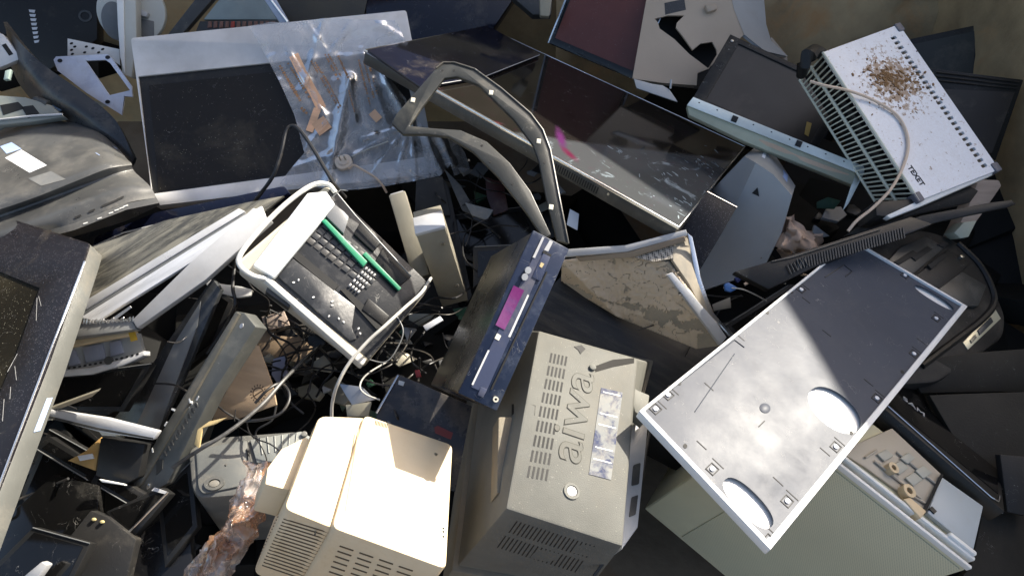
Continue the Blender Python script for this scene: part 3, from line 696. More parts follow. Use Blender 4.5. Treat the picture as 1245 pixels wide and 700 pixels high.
# ---------------------------------------------------------------- grey monitor shell, torn corner, on its side
rt = root_of('grey_shell', 'silver grey monitor shell with dented corner, paper sticker and small hole', 'shell', W(915, 260, .05))
shl = mat('metal_grey_shell', (.36, .36, .355), .36, .15, dust=.25, dustc=(.3, .28, .25), var=.1, bump=.08)
a = wpart('side_face', shl, [(862, 235, .02), (905, 190, .15), (919, 198, .2), (940, 212, .19), (963, 238, .15), (950, 283, .05), (930, 323, -.05), (905, 336, -.1), (858, 352, -.16), (840, 332, -.16), (852, 290, -.08), (893, 253, .06)],
          [(0, 1, 2, 11), (2, 3, 11), (3, 4, 5, 11), (5, 6, 10, 11), (6, 7, 9, 10), (7, 8, 9)], .01, rt)
b_ = wpart('top_face', shl, [(905, 190, .15), (928, 171, .11), (933, 175, .10), (958, 212, .09), (967, 226, .10), (963, 238, .15), (940, 212, .19), (919, 198, .2)],
           [(0, 1, 2, 7), (2, 3, 6, 7), (3, 4, 5, 6)], .01, rt)
tb = bvh(b_)
decal('sticker', label_b, [(931, 181), (934, 190), (957, 222), (958, 213)], tb, rt, .004)
decal('sticker', label_w, [(929, 183), (933, 183), (930, 193), (926, 191)], tb, rt, .004)
ta = bvh(a)
decal('puncture', slot, [(914, 235), (921, 228), (923, 239)], ta, rt, .004)
# ---------------------------------------------------------------- speckled glass plate beside the television corner
t = T('glass_plate', 'small black speckled glass plate at the corner of the big television', 'plate', (850, 275, .12), (.1, -.45, .88), ((826, 275), (850, 315)))
t.poly('pane', granite, [(860, 233), (896, 252), (873, 292), (850, 330), (838, 300), (826, 276)], -.008, 0, bev=.001)
t.b(MB().tube([t.L3(860, 233, .001), t.L3(896, 252, .001)], .0015, 5), 'bright_edge', chrome)
# ---------------------------------------------------------------- dark bent bezel
t = T('bent_hoop', 'loose black monitor bezel, bent to a hook and standing over the cables', 'bezel', (600, 160, .42), (.05, -.30, .95), ((480, 150), (690, 290)))
BZ = [(476, 150), (482, 138), (530, 83), (539, 76), (552, 76), (577, 84), (610, 108), (645, 138), (660, 158), (669, 182), (680, 240), (691, 296), (677, 292), (664, 240), (655, 195), (648, 176), (625, 145), (582, 103), (556, 93), (540, 95), (512, 132), (498, 153), (530, 156), (560, 158), (592, 172), (620, 198), (645, 232), (670, 285), (661, 290), (640, 258), (606, 215), (575, 184), (545, 166), (520, 163), (490, 163)]
P = t.LL(BZ, 0)
bzm = mat('bezel_dark_grey', (.035, .036, .033), .34, dust=.22, dustc=(.3, .27, .2), scratch=.8)
t.b(MB().prism(P, -.014, 0, bev=.003), 'frame', bzm)
t.b(MB().tube([t.L3(u, v, .001) for u, v in BZ[2:13]], .003, 6), 'lip', tvside)
mb = MB()
for u, v in ((502, 122), (597, 113), (655, 172), (670, 252)):
    c = t.L(u, v, 0); t.b(MB().prism(rect(c, .006, .0075, .5), -.001, .002, bev=.0006), 'foam_pad', foamw)
mb = MB()
for u, v in ((538, 86), (552, 86), (570, 195), (586, 177), (596, 197), (623, 224), (662, 198)):
    t.b(MB().prism(oval(*t.L(u, v, 0), .0035, .0035, 0, 10), -.001, .0008), 'screw_hole', slot)
# ---------------------------------------------------------------- navy screen edge etc, left of the middle
t = T('navy_monitor', 'glossy navy edged monitor lying between silver lcd and stripped panel', 'monitor', (230, 265, .03), (.0, -.4, .9), ((115, 290), (345, 236)))
t.poly('cabinet', navy, [(112, 300), (116, 288), (190, 258), (250, 246), (345, 226), (352, 234), (330, 246), (240, 262), (150, 285)], -.06, 0, bev=.006, r=.01)
t.b(MB().tube([t.L3(113, 300, .0), t.L3(150, 283, .001), t.L3(240, 261, .001), t.L3(330, 243, .001)], .003, 6), 'edge_trim', silver)
# ---------------------------------------------------------------- stripped LCD panel with silver rails
t = T('stripped_monitor', 'stripped screen panel with brown diffuser sheet and long silver rails', 'panel', (210, 320, .20), (.0, -.42, .9), ((100, 385), (300, 262)))
dif = mat('streaked_diffuser', (.07, .068, .06), .22, dust=.5, dustc=(.42, .39, .3), dscale=5, stretch=(1.5, 9, 2), stain=((.3, .28, .22), 2.2, .5, .8), bump=.1)
t.poly('diffuser', dif, [(103, 318), (112, 300), (200, 268), (300, 246), (345, 238), (300, 275), (180, 345), (98, 390)], -.02, -.008, bev=.001)
t.poly('inner_rail', silver, [(102, 366), (290, 253), (298, 257), (104, 376)], -.012, .004, bev=.002)
t.poly('inner_rail', grey, [(101, 376), (297, 258), (302, 262), (99, 385)], -.012, .0, bev=.002)
t.poly('reflector', mat('bright_reflector', (.8, .8, .8), .25, .2, dust=.2, scratch=1, stretch=(1, 12, 1)), [(97, 386), (296, 262), (318, 250), (322, 262), (250, 308), (118, 390)], -.014, .002, bev=.002)
t.poly('frame_bar', lgrey, [(160, 389), (232, 318), (308, 252), (330, 268), (250, 340), (166, 399)], -.01, .016, bev=.004)
t.poly('frame_bar', grey, [(88, 394), (160, 388), (166, 400), (88, 411)], -.02, .010, bev=.003)
mb = MB(); rr = random.Random(4)
for k in range(16):
    u = 98+k*4; v = 390-(k*.2); a = rr.uniform(-4, 4); mb.free([t.L3(u, v, .01), t.L3(u+4, v+rr.uniform(-3, 2), .02), t.L3(u+3, v+5, .012)], [(0, 1, 2)], .002)
t.b(mb, 'torn_foil', chrome, smooth=0)
t.b(MB().free([t.L3(120, 398, .0), t.L3(158, 372, .02), t.L3(160, 374, .02), t.L3(136, 392, .0)], [(0, 1, 2, 3)], .002), 'bent_strip', silver)
# ---------------------------------------------------------------- big speckled black TV at the left edge
t = T('glossy_television', 'big speckled black television with grey side tilted in from the left edge', 'television', (60, 400, .30), (-.30, .06, .95), ((0, 262), (109, 296)))
hz = 0.
OP = [(-160, 220), (0, 262), (109, 296), (104, 312), (60, 438), (-30, 668), (-200, 640)]
P = t.LL(OP, hz)
cb = t.b(MB().prism(rnd(P, .01), hz-.050, hz-.004, bev=.006), 'cabinet', mat('tv_side_grey', (.11, .113, .105), .36, dust=.3, scratch=.8))
hl = t.LL([(-160, 290), (2, 331), (48, 350), (20, 430), (-30, 545), (-200, 520)], hz+.001)
t.b(MB().prism(rnd(P, .01), hz-.004, hz+.001, [hl], .001), 'bezel', granite)
t.b(MB().prism(inset(hl, -.004), hz-.0042, hz-.0034), 'screen', mat('dirty_screen', (.012, .010, .006), .5, spec=.08, dust=.25, dustc=(.10, .085, .05), dscale=3, speck=.35, speckc=(.4, .38, .28), sscale=220, scratch=1.5, bump=.1))
sd = bvh(cb)
decal('sticker', label_b, [(57, 484), (64, 483), (49, 523), (41, 525)], sd, t.r, .003)
t.b(MB().tube([t.L3(103, 318, hz+.001), t.L3(60, 430, hz+.001), t.L3(-20, 640, hz+.001)], .003, 6), 'edge_bead', chrome)
mb = MB(); rr = random.Random(8)
for a, b in (((45, 362), (44, 390)), ((21, 430), (9, 452)), ((18, 445), (20, 462)), ((13, 470), (12, 485)), ((47, 360), (50, 372)), ((5, 485), (3, 512))):
    mb.tube([t.L3(*a, hz+.001), t.L3(*b, hz+.001)], .0006, 5)
t.b(mb, 'scratch', flat('scratch_white', (.25, .25, .25)))
# ---------------------------------------------------------------- dusty monitor back, top left
rt = root_of('discarded_monitor', 'dusty dark monitor back with white stickers and button lip at the left edge', 'monitor', W(90, 220, .15))
mbk = mat('worn_dark_shell', (.075, .076, .075), .3, dust=.4, dustc=(.3, .28, .24), dscale=7, scratch=1.6, bump=.06, var=.35)
rows = [[(-60, 190, .03), (30, 152, .06), (70, 147, .07), (112, 156, .07), (142, 178, .06)],
        [(-60, 220, .12), (30, 200, .14), (85, 188, .15), (125, 183, .15), (154, 193, .11)],
        [(-60, 268, .16), (30, 240, .18), (90, 217, .19), (130, 202, .18), (160, 199, .14)],
        [(-60, 285, .12), (32, 253, .14), (95, 230, .15), (140, 214, .14), (163, 208, .12)],
        [(-50, 300, .14), (42, 270, .16), (100, 247, .17), (150, 228, .16), (182, 226, .13)],
        [(-40, 308, .12), (62, 279, .14), (88, 272, .15), (150, 248, .14), (190, 240, .11)]]
sh = wsurf('shell', mbk, rows, .02, rt)
tb = bvh(sh)
decal('sticker', label_w, [(6, 192), (26, 182), (57, 201), (36, 210)], tb, rt, .003)
decal('sticker', label_b, [(0, 178), (14, 173), (26, 181), (8, 187)], tb, rt, .003)
decal('sticker', label_b, [(116, 186), (138, 178), (143, 181), (121, 189)], tb, rt, .003)
decal('moulded_patch', grey, [(34, 217), (62, 208), (80, 218), (50, 226)], tb, rt, .003)
lip = wpart('lip', mbk, [(62, 279, .145), (88, 272, .155), (150, 248, .145), (190, 240, .115), (191, 243, .06), (150, 262, .07), (76, 284, .07)], [(0, 1, 2, 5, 6), (2, 3, 4, 5)], .02, rt)
lb = bvh(lip)
for k, (u, v) in enumerate(((104, 271.5), (121, 265.5), (135, 259), (142, 255.5), (148, 253), (153, 250.5))):
    decal('button_mark', mark, [(u-3, v), (u+2.5, v-1.8), (u+3, v-.6), (u-2.5, v+1.2)], lb, rt, .003)
for k, (u, v) in enumerate(((95, 263), (112, 256), (128, 249), (134, 246.5), (140, 244), (147, 240.5))):
    decal('button', slot, [(u-5, v+1), (u+3, v-2.5), (u+4, v-.5), (u-4, v+3)], tb, rt, .003)
# ---------------------------------------------------------------- dark curved bezel and silver bits, far top left
rt = root_of('curved_cover', 'dark curved plastic cover sweeping down behind the monitor back', 'cover', W(80, 110, .15))
wsurf('shell', mat('satin_black_cover', (.03, .031, .033), .28, dust=.35, scratch=1.2, bump=.04), [[(4, 27, .27), (30, 58, .24), (60, 84, .2), (100, 112, .16), (140, 146, .1), (163, 192, .04)],
      [(8, 42, .22), (28, 82, .19), (60, 112, .16), (95, 134, .13), (130, 160, .08), (160, 200, .02)],
      [(6, 60, .12), (22, 100, .10), (50, 132, .08), (85, 150, .06), (120, 176, .03), (155, 208, -.03)]], .012, rt)
def slab(name, label, cat, m, px, h, n, th=.03, bev=.003, group=None, r=0., part='shell', xs=None):
    c = (sum(p[0] for p in px)/len(px), sum(p[1] for p in px)/len(px), h)
    t_ = T(name, label, cat, c, n, xs or (px[0], px[1]), group)
    t_.poly(part, m, px, -th, 0, bev=bev, r=r); return t_
UPV = (0, -.45, .89)
t = slab('bracket', 'silver moulded bracket with a slot hanging at the upper left edge', 'bracket', silver, [(-15, 35), (4, 42), (22, 66), (24, 72), (0, 82), (-15, 84)], .22, (.2, -.6, .77), .03, .004, r=.006)
t.poly('slot', slot, [(2, 55), (7, 53), (16, 66), (11, 68)], .0, .001)
t = slab('plastic_lever', 'blue grey plastic lever poking out under the curved cover', 'lever', mat('blue_grey_lever', (.16, .22, .3), .4, dust=.2), [(56, 128), (82, 116), (92, 124), (90, 130), (64, 137)], .12, UPV, .03, .004, r=.008)
t.b(MB().tube([t.L3(44, 122, .0), t.L3(60, 128, .01)], .016, 8), 'hinge', darkg)
t = slab('circuit_tray', 'greenish grey moulded tray piece above the monitor back', 'tray', mat('greenish_grey', (.22, .24, .22), .42, dust=.5, scratch=1), [(-15, 115), (30, 118), (62, 128), (78, 142), (40, 148), (0, 152), (-15, 160)], .12, UPV, .03, .004)
for q in ([(0, 128), (22, 124), (30, 132), (4, 140)], [(26, 130), (40, 128), (48, 138), (34, 144)]):
    t.poly('pocket', slot, q, -.005, .001)
t.b(MB().tube([t.L3(-5, 146, .004), t.L3(40, 141, .004), t.L3(76, 139, .004)], .004, 6), 'rib', lgrey)
slab('plastic_clip', 'small pale green clip below the silver bracket', 'clip', mat('pale_green_clip', (.4, .5, .45), .4), [(6, 86), (13, 84), (10, 96), (4, 97)], .2, UPV, .015, .002)
# silver plate with a trapezoid cutout
t = T('metal_plate', 'bluish white metal plate with a trapezoid cutout and four screw holes', 'plate', (115, 95, .12), (.05, -.62, .78), ((68, 70), (130, 66)))
t.poly('plate', mat('bluish_white_metal', (.62, .64, .72), .3, .3, dust=.35, scratch=1.2, stain=((.4, .42, .52), 8, .5, .5)), [(65, 73), (68, 69), (130, 66), (135, 70), (160, 105), (161, 118), (151, 117), (148, 140), (105, 113), (70, 86)], -.008, 0,
       [[(104, 74), (128, 73), (134, 77), (158, 110), (133, 116)]])
mb = MB()
for u, v in ((73, 74), (131, 70), (131, 124)): t.b(MB().prism(oval(*t.L(u, v, 0), .009, .007, 0, 12), -.002, .0015), 'screw_hole', slot)
t = T('perforated_strip', 'white perforated strip standing behind the metal plate', 'strip', (112, 60, .10), (.05, -.75, .65), ((82, 60), (145, 68)))
t.poly('strip', white, [(82, 47), (145, 60), (146, 80), (130, 68), (82, 68)], -.004, 0, bev=.001)
mb = MB(); rr = random.Random(2)
for u, v in ((87, 53), (91, 57), (87, 61), (105, 57), (113, 59), (125, 60), (103, 64), (88, 66), (120, 64)): t.b(MB().prism(oval(*t.L(u, v, 0), .007, .004, .5, 8), -.001, .001), 'hole', slot)
# white stand with a round foot
t = T('monitor_stand', 'grey white monitor stand with round foot and upright post', 'stand', (158, 20, .15), (.15, -.72, .68), ((120, 20), (200, 20)))
dk = mat('pale_stand', (.5, .5, .45), .4, dust=.25, var=.06)
c = t.L(159, 14, 0); e1 = Vector(t.L(201, 20, 0))-Vector(c)
t.b(MB().prism(oval(c[0], c[1], e1.length, e1.length*.98, 0, 48), -.03, 0, bev=.006), 'foot', dk)
t.b(MB().prism(oval(*t.L(140, 26, .0), .05, .075, .1, 30), 0, .006, bev=.002), 'recess', grey)
t.poly('socket', grey, [(167, 22), (187, 26), (187, 45), (167, 45)], -.002, .004, bev=.002)
t.poly('hinge', lgrey, [(166, 8), (180, 16), (178, 21), (166, 18)], 0, .03, bev=.004)
t.b(MB().prism(t.LL([(141, -20), (165, -20), (166, 45), (160, 95), (148, 90), (143, 30)], .09), .03, .09, bev=.006), 'post', dk)
t.b(MB().prism(t.LL([(141, -20), (150, -20), (152, 92), (146, 70), (143, 30)], .096), .09, .096, bev=.002), 'post_edge', white)
# top edge: strut, grey panel with red buttons, second strut, dark screen
t = slab('plastic_strut', 'dark grey plastic strut crossing at the top left corner of the silver lcd', 'strut', darkg, [(203, 43), (246, -12), (268, -12), (222, 41)], .25, (.1, -.6, .78), .03)
t = slab('keypad', 'pale green grey panel with a row of red buttons behind the silver lcd', 'panel', mat('green_grey_panel', (.33, .38, .36), .35, .2, dust=.3), [(247, 24), (278, -15), (312, -15), (338, 24)], .14, (.0, -.6, .8), .03)
t.poly('button_strip', darkg, [(238, 38), (243, 26), (338, 24), (345, 34)], -.03, .004, bev=.002)
rb = flat('red_button', (.35, .05, .03)); rb2 = flat('brown_button', (.2, .1, .07))
for k in range(12):
    u = 252+k*7; t.poly('button', rb if k in (4,) else rb2, [(u, 34), (u+1, 26), (u+5, 26), (u+5, 33.5)], .003, .008, bev=.001)
t = slab('plastic_strut', 'blue white strut running up from the clear bag to the top edge', 'strut', mat('blue_white_strut', (.45, .5, .58), .3, .3, dust=.2, scratch=1), [(312, -14), (328, -14), (352, 27), (340, 28)], .22, (.1, -.6, .78), .03)
t.b(MB().tube([t.L3(322, -10, .003), t.L3(350, 27, .003)], .004, 6), 'seam', chrome)
slab('black_screen', 'dark brown screen at the top edge behind the clear bag', 'screen', mat('dull_brown_screen', (.06, .05, .035), .3, dust=.5, dustc=(.14, .11, .06), dscale=3, bump=.05), [(328, -18), (450, -18), (440, 32), (352, 32)], .05, (.1, -.6, .8), .04)
slab('black_case', 'black glossy case at the top edge, corner chipped, beside the standing screen', 'case', navy, [(445, -25), (640, -25), (600, 34), (445, 62)], .02, (.05, -.45, .9), .06)
t = slab('black_case', 'grey edged black case at the top edge left of the standing screen', 'case', darkg, [(610, -15), (672, -15), (670, 18), (648, 18)], .16, (.05, -.5, .86), .04)
slab('rubber_foot', 'small tan rubber block hanging beside the standing screen', 'block', flat('tan_rubber', (.32, .28, .2), .6), [(656, -8), (672, -8), (668, 20), (657, 19)], .22, (.05, -.6, .8), .03, .004, r=.006)
t = slab('tower_case', 'black case with a column of white slots in the top left corner', 'case', blk, [(-20, -20), (118, -20), (118, 48), (60, 85), (10, 40), (-20, 60)], -.05, (.05, -.7, .7), .06)
mb = MB()
for k in range(8): mb.prism(t.LL([(35+k*.9, 12+k*5.4), (43+k*.7, 12.5+k*5.2), (42+k*.7, 16+k*5.1), (36+k*.9, 15+k*5.4)], 0), -.001, .001)
t.b(mb, 'slot', mat('grey_slot', (.5, .52, .55), .5, bump=0), smooth=0)
t.b(MB().prism(oval(*t.L(104, 20, 0), .03, .026, 0, 20), -.002, .004, [oval(*t.L(104, 20, 0), .02, .017, 0, 20)]), 'knob', darkg)
# ---------------------------------------------------------------- DVD recorder
t = T('disc_player', 'dusty black disc player with blue front and pink display standing on the warm grey television', 'player', fit=FIT['dvd'])
hx, hy, hz = [x/2 for x in t.d]
topm = mat('dusty_player_lid', (.009, .0085, .008), .25, dust=.62, dustc=(.28, .22, .13), dscale=3.5, scratch=1, stretch=(1, 1, 1), bump=.3)
blue = mat('blue_front', (.013, .019, .040), .22, .1, dust=.4, dustc=(.16, .18, .22), dscale=16, scratch=1.5, bump=.05)
blue2 = mat('grey_blue_panel', (.05, .06, .105), .3, .1, dust=.35, scratch=1)
t.b(MB().box(-hx, hx, -hy+.012, hy, -hz, hz, .003), 'case', topm)
fr = t.b(MB().box(-hx-.002, hx+.002, -hy, -hy+.011, -hz-.002, hz+.0015, .003), 'front', blue)
# front layout: x runs along the long side, z across; helper maps pixels onto the front plane
def fp(u, v):
    o = t.I @ CAM; r = t.I.to_3x3() @ ray(u, v); k = (-hy-o.y)/r.y; p = o+r*k; return (p.x, p.z)
def fplate(name, m, px, y0, y1, parent=None, bev=0.):
    P = [fp(*p) for p in px]; mb = MB(); mb.prism(P, 0, 1); 
    for v in mb.bm.verts: v.co = Vector((v.co.x, -hy-(y0+(y1-y0)*v.co.z), v.co.y))
    bmesh.ops.recalc_face_normals(mb.bm, faces=mb.bm.faces)
    if bev: mb._bev(list(mb.bm.faces), bev)
    return mb.build(name, m, parent or t.r)
fplate('panel', blue2, [(659, 290), (671, 296), (590, 478), (573, 470)], 0, .002)
fplate('display', mat('pink_display', (.16, .02, .13), .25, dust=.35, dustc=(.3, .16, .3), stain=((.08, .03, .12), 14, .5, .8), bump=0), [(624, 347), (637, 353), (613, 401), (602, 395)], .002, .0035)
fplate('drawer', blue2, [(660, 308), (669, 312), (656, 342), (646, 337)], .002, .004, bev=.001)
fplate('drawer_gap', slot, [(660, 305), (670, 310), (669, 312.5), (659, 307.5)], .002, .0042)
silv = mat('button_silver', (.5, .5, .48), .3, .6, bump=0)
for u, v in ((641, 329), (637, 337)):
    c = fp(u, v); mb = MB().prism(oval(c[0], c[1], .008, .007, 0, 16), 0, 1, bev=0)
    for q in mb.bm.verts: q.co = Vector((q.co.x, -hy-.002-.006*q.co.z, q.co.y))
    t.b(mb, 'button', silv)
fplate('button', mat('gold_badge', (.6, .48, .25), .4), [(657, 319), (661, 321), (658, 326), (655, 324)], .004, .005)
fplate('badge', foamw, [(604, 405), (609, 408), (606, 414), (601, 411)], .002, .003)
fplate('button_row', lgrey, [(659, 288), (661.5, 289), (650, 314), (647, 313)], .002, .0032)
fplate('button_row', lgrey, [(668, 292), (672, 294), (666, 306), (661, 304)], .002, .0032)
fplate('print_line', mark, [(641, 358), (643, 359), (620, 410), (617.5, 409)], .002, .0026)
fplate('groove', slot, [(664, 330), (665.5, 331), (598, 474), (596, 473)], .0005, .0024)
fplate('print_line', mark, [(593, 425), (595, 426), (575, 468), (573, 467)], .002, .0026)
c = fp(602, 485); mb = MB().prism(oval(*c, .006, .006, 0, 16), 0, 1, [oval(*c, .003, .003, 0, 12)])
for q in mb.bm.verts: q.co = Vector((q.co.x, -hy-.001-.006*q.co.z, q.co.y))
t.b(mb, 'jack', foamw)
fplate('button', blue2, [(584, 470), (592, 473), (587, 483), (580, 480)], .001, .004, bev=.001)
# ---------------------------------------------------------------- warm grey tube television back
t = T('tube_television', 'dusty warm grey tube television seen from behind with embossed lettering and vent slots', 'television', fit=FIT['aiwa'])
hz = .01
Q = [(655, 402), (775, 437), (757, 664), (615, 618)]
P = t.LL(Q, hz)
zb = -.34
Bq = [(596, 425), (786, 452), (722, 716), (555, 690)]
Bp = t.LL([(592, 400), (790, 440), (716, 716), (556, 688)], zb)
sh = t.b(MB().prism(P, zb, hz, base=Bp, bev=.006), 'shell', aiwam)
Cp = [tuple(Vector(p)+(Vector(p)-Vector(P[2]).lerp(Vector(P[0]), .5)).normalized()*.03) for p in Bp]
t.b(MB().prism(inset(Bp, -.012), zb-.12, zb-.001, bev=.006), 'front_housing', aiwad)
# vents: rows of five short slots
mb = MB()
A = Vector(t.L(671, 428, hz)); B_ = Vector(t.L(641, 584, hz)); A2 = Vector(t.L(689, 432, hz)); B2 = Vector(t.L(663, 588, hz))
for k in range(9):
    for j in range(5):
        f0 = (k+.08)/9; f1 = (k+.80)/9; a = A.lerp(A2, j/4); b = B_.lerp(B2, j/4)
        p = a.lerp(b, f0); q = a.lerp(b, f1); dd = (q-p).normalized(); n2 = Vector((-dd.y, dd.x))*.0022
        mb.prism([tuple(p+n2), tuple(p-n2), tuple(q-n2), tuple(q+n2)], hz-.004, hz+.0006)
t.b(mb, 'vent', slot, smooth=0)
c = t.L(697, 503, hz); dv = Vector(t.L(705, 448, hz))-Vector(t.L(683, 572, hz))
lt = letters('aiwa', .106, aiwam, t.r, Vector((c[0], c[1], hz+.0006)), math.atan2(dv.y, dv.x), .0012, 1.22, .0)
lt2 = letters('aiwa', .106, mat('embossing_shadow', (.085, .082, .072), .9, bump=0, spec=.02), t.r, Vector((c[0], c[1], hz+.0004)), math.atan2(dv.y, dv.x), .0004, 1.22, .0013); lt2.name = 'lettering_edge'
fl = mat('faded_data_label', (.24, .25, .25), .6, spec=.1, bump=.05, stain=((.035, .045, .10), 26, .46, .95), dust=.6, dustc=(.34, .31, .25), dscale=34)
lb = t.poly('data_label', fl, [(731, 471), (757, 477), (743, 583), (716, 576)], hz, hz+.0012)
mb = MB()
for k in range(7):
    f0 = .05+k*.13; 
    a = Vector(t.L(731, 471, hz)).lerp(Vector(t.L(716, 576, hz)), f0); b = Vector(t.L(757, 477, hz)).lerp(Vector(t.L(743, 583, hz)), f0); 
    if k % 3 != 1: mb.prism(rect(tuple(a.lerp(b, .5)), (b-a).length*.40, .0012, math.atan2((b-a).y, (b-a).x)), hz+.001, hz+.0017)
t.b(mb, 'print_line', mark, lb)
c = t.L(695, 597, hz)
t.b(MB().prism(oval(*c, .017, .017, 0, 24), hz-.004, hz+.003, [oval(*c, .012, .012, 0, 20)]), 'screw_well', aiwam)
t.b(MB().prism(oval(*c, .011, .011, 0, 20), hz-.003, hz+.0015, bev=.001), 'screw', lgrey)
c = t.L(720, 447, hz)
t.b(MB().prism(oval(*c, .008, .008, 0, 16), hz, hz+.006, bev=.001), 'peg', aiwam)
t.poly('groove', mat('groove_grey', (.05, .048, .045), .9, bump=0, spec=.02), [(723, 445), (745, 437), (771, 435), (771, 441), (745, 446), (724, 452)], hz, hz+.0006)
t.poly('moulded_arrow', slot, [(698, 421), (707, 419), (712, 424), (706, 430), (703, 425)], hz, hz+.0012)
# vents in the sloped lower face, made on the shell
tb = bvh(sh)
for j in range(2):
    for k in range(20):
        f0 = k/19
        u0 = 629+f0*94; v0 = 632+f0*30; 
        a = (u0-j*14-1, v0+j*18+1); b = (u0-j*14-11, v0+j*18+15)
        decal('vent', slot, [a, (a[0]+1.5, a[1]+.4), (b[0]+1.5, b[1]+.4), b], tb, t.r, .001)
# the carrying recess in the upper slope
decal('handle_recess', slot, [(622, 491), (640, 489), (651, 493), (650, 505), (622, 505)], tb, t.r, .001)
t.b(MB().prism(t.LL([(606, 506), (648, 506), (620, 596), (604, 600)], -.045), -.10, -.045, bev=.004), 'ledge', aiwad)
# socket panel at the right side
sp = t.b(MB().prism(t.LL([(757, 540), (775, 508), (790, 500), (776, 640), (756, 668)], -.07), -.16, -.07, bev=.004), 'socket_panel', lgrey)
t.b(MB().prism(rnd(t.LL([(770, 565), (779, 562), (777, 588), (768, 590)], -.068), .004), -.08, -.068), 'socket', darkg, sp)
t.b(MB().prism(rnd(t.LL([(768, 604), (776, 601), (773, 625), (765, 628)], -.068), .003), -.08, -.068), 'socket', darkg, sp)
t.b(MB().prism(t.LL([(763, 466), (776, 474), (790, 480), (786, 512), (772, 500)], -.02), -.06, -.02, bev=.003), 'bracket', aiwam)
# ---------------------------------------------------------------- cream computer monitor, two blocks
t = T('computer_monitor', 'sunlit cream computer monitor with slatted yellowed front and ribbed vents', 'monitor', fit=FIT['cream'])
hz = t.d[2]/2
Q = [(443, 503), (551, 540), (543, 692), (403, 641)]
P = t.LL(Q, hz)
t.b(MB().prism(rnd(P, .016), hz-.25, hz, bev=.007), 'main_housing', cream)
P2 = t.LL([(388, 505), (446, 507), (407, 643), (345, 618)], hz-.012)
lo = [(p[0]-.012, p[1]-.05) for p in P2]
rb = t.b(MB().prism(rnd(P2, .016), hz-.26, hz-.012, bev=.007), 'rear_housing', cream)
# slats on the rear housing's front: work in the plane y = front
def on_tree(tree, q, off=.0012):
    out = []
    for u, v in q:
        r = ray(u, v).normalized(); h = tree.ray_cast(CAM, r)[0]
        if h is None: return None
        out.append(t.I @ (h-r*off))
    return out
def ribbon(tree, px, wd, name, m, par, off=.0012):
    L = []; 
    for u, v in px:
        r = ray(u, v).normalized(); h = tree.ray_cast(CAM, r)[0]
        if h is None: continue
        L.append(t.I @ (h-r*off))
    return L
bm_ = bmesh.new()
rt_ = bvh(rb); mb = MB()
slotb = flat('slat_gap', (.10, .065, .03), .7)
for k in range(16):
    s0 = k/15
    a = (342-20*s0*1.5, 628+56*s0*1.0); 
    L = []
    for i in range(9):
        f = i/8; u = a[0]+f*62*(1-.1*s0)-4*(1-s0); v = a[1]+f*19+6*(1-f)**6*0
        r = ray(u, v).normalized(); h = rt_.ray_cast(CAM, r)[0]
        if h is not None: L.append(t.I @ h)
    if len(L) > 2: mb.tube(L, .0018, 5)
t.b(mb, 'slat_gap', slotb)
mt_ = bvh(t.r.children[0]); mb = MB()
for col_ in range(4):
    for k in range(7):
        L = []
        u0 = 413+col_*24-k*2.6; v0 = 663+col_*8.2+k*6.2
        for i in range(4):
            u = u0+i*5.6; v = v0+i*1.9
            r = ray(u, v).normalized(); h = mt_.ray_cast(CAM, r)[0]
            if h is not None: L.append(t.I @ h)
        if len(L) > 2: mb.tube(L, .002, 5)
t.b(mb, 'slat_gap', slotb)
mb = MB()
for k in range(9):
    p = t.L3(457+k*1.75, 511+k*.5, hz+.0003); q = t.L3(456+k*1.75, 516+k*.5, hz+.0003); mb.tube([p, q], .0009, 4)
t.b(mb, 'vent_mark', slot)
for u, v in ((452, 528), (530, 552), (420, 628), (530, 672)):
    c = t.L(u, v, hz); t.b(MB().prism(oval(*c, .004, .004, 0, 12), hz-.001, hz+.0006), 'screw', screw)
t.b(MB().tube([t.L3(424, 641, hz-.03), t.L3(538, 682, hz-.03)], .0012, 5), 'seam', slotb if 'slotb' in globals() else creamd)
t.b(MB().tube([t.L3(436, 522, hz), t.L3(420, 620, hz)], .0012, 5), 'seam', creamd)
mb = MB()
for v in (642, 646, 652): mb.prism(oval(*t.L(539, v, hz), .0025, .0025, 0, 8), hz-.001, hz+.0006)
t.b(mb, 'pin_hole', slot)
t.b(MB().tube([t.L3(384, 645, hz-.06), t.L3(383, 649, hz-.02)], .002, 6), 'pin_hole', slot)
# flange sticking out on the left
t.b(MB().prism(t.LL([(372, 530), (386, 540), (352, 596), (322, 588), (325, 568), (342, 545)], hz-.06), hz-.16, hz-.06, bev=.005), 'flange', cream)
t.poly('finger_hole', creamd, [(331, 578), (337, 566), (353, 567), (351, 574)], hz-.061, hz-.0592)
# ---------------------------------------------------------------- opened printer
t = T('opened_printer', 'opened white printer with black innards, bright tray and green strip', 'printer', fit=FIT['printer'])
hz = t.d[2]/2
Q = [(287, 317), (398, 222), (524, 348), (447, 440)]
P = t.LL(Q, hz)
t.b(MB().prism(rnd(P, .02), hz-.10, hz-.012, bev=.006), 'body', mat('printer_cream', (.6, .55, .44), .42, dust=.3, var=.06))
inn = mat('printer_innards', (.02, .021, .023), .34, dust=.3, dustc=(.22, .21, .2), dscale=14, scratch=1.5)
t.poly('inner_deck', inn, [(318, 330), (402, 229), (524, 347), (449, 437)], hz-.02, hz-.010, bev=.002)
t.poly('output_tray', mat('tray_white', (.8, .83, .82), .4, dust=.1, var=.03), [(307, 322), (374, 234), (397, 232), (408, 248), (334, 338)], hz-.015, hz+.008, bev=.006)
rm = mat('printer_rim', (.66, .65, .6), .4, dust=.3, var=.05)
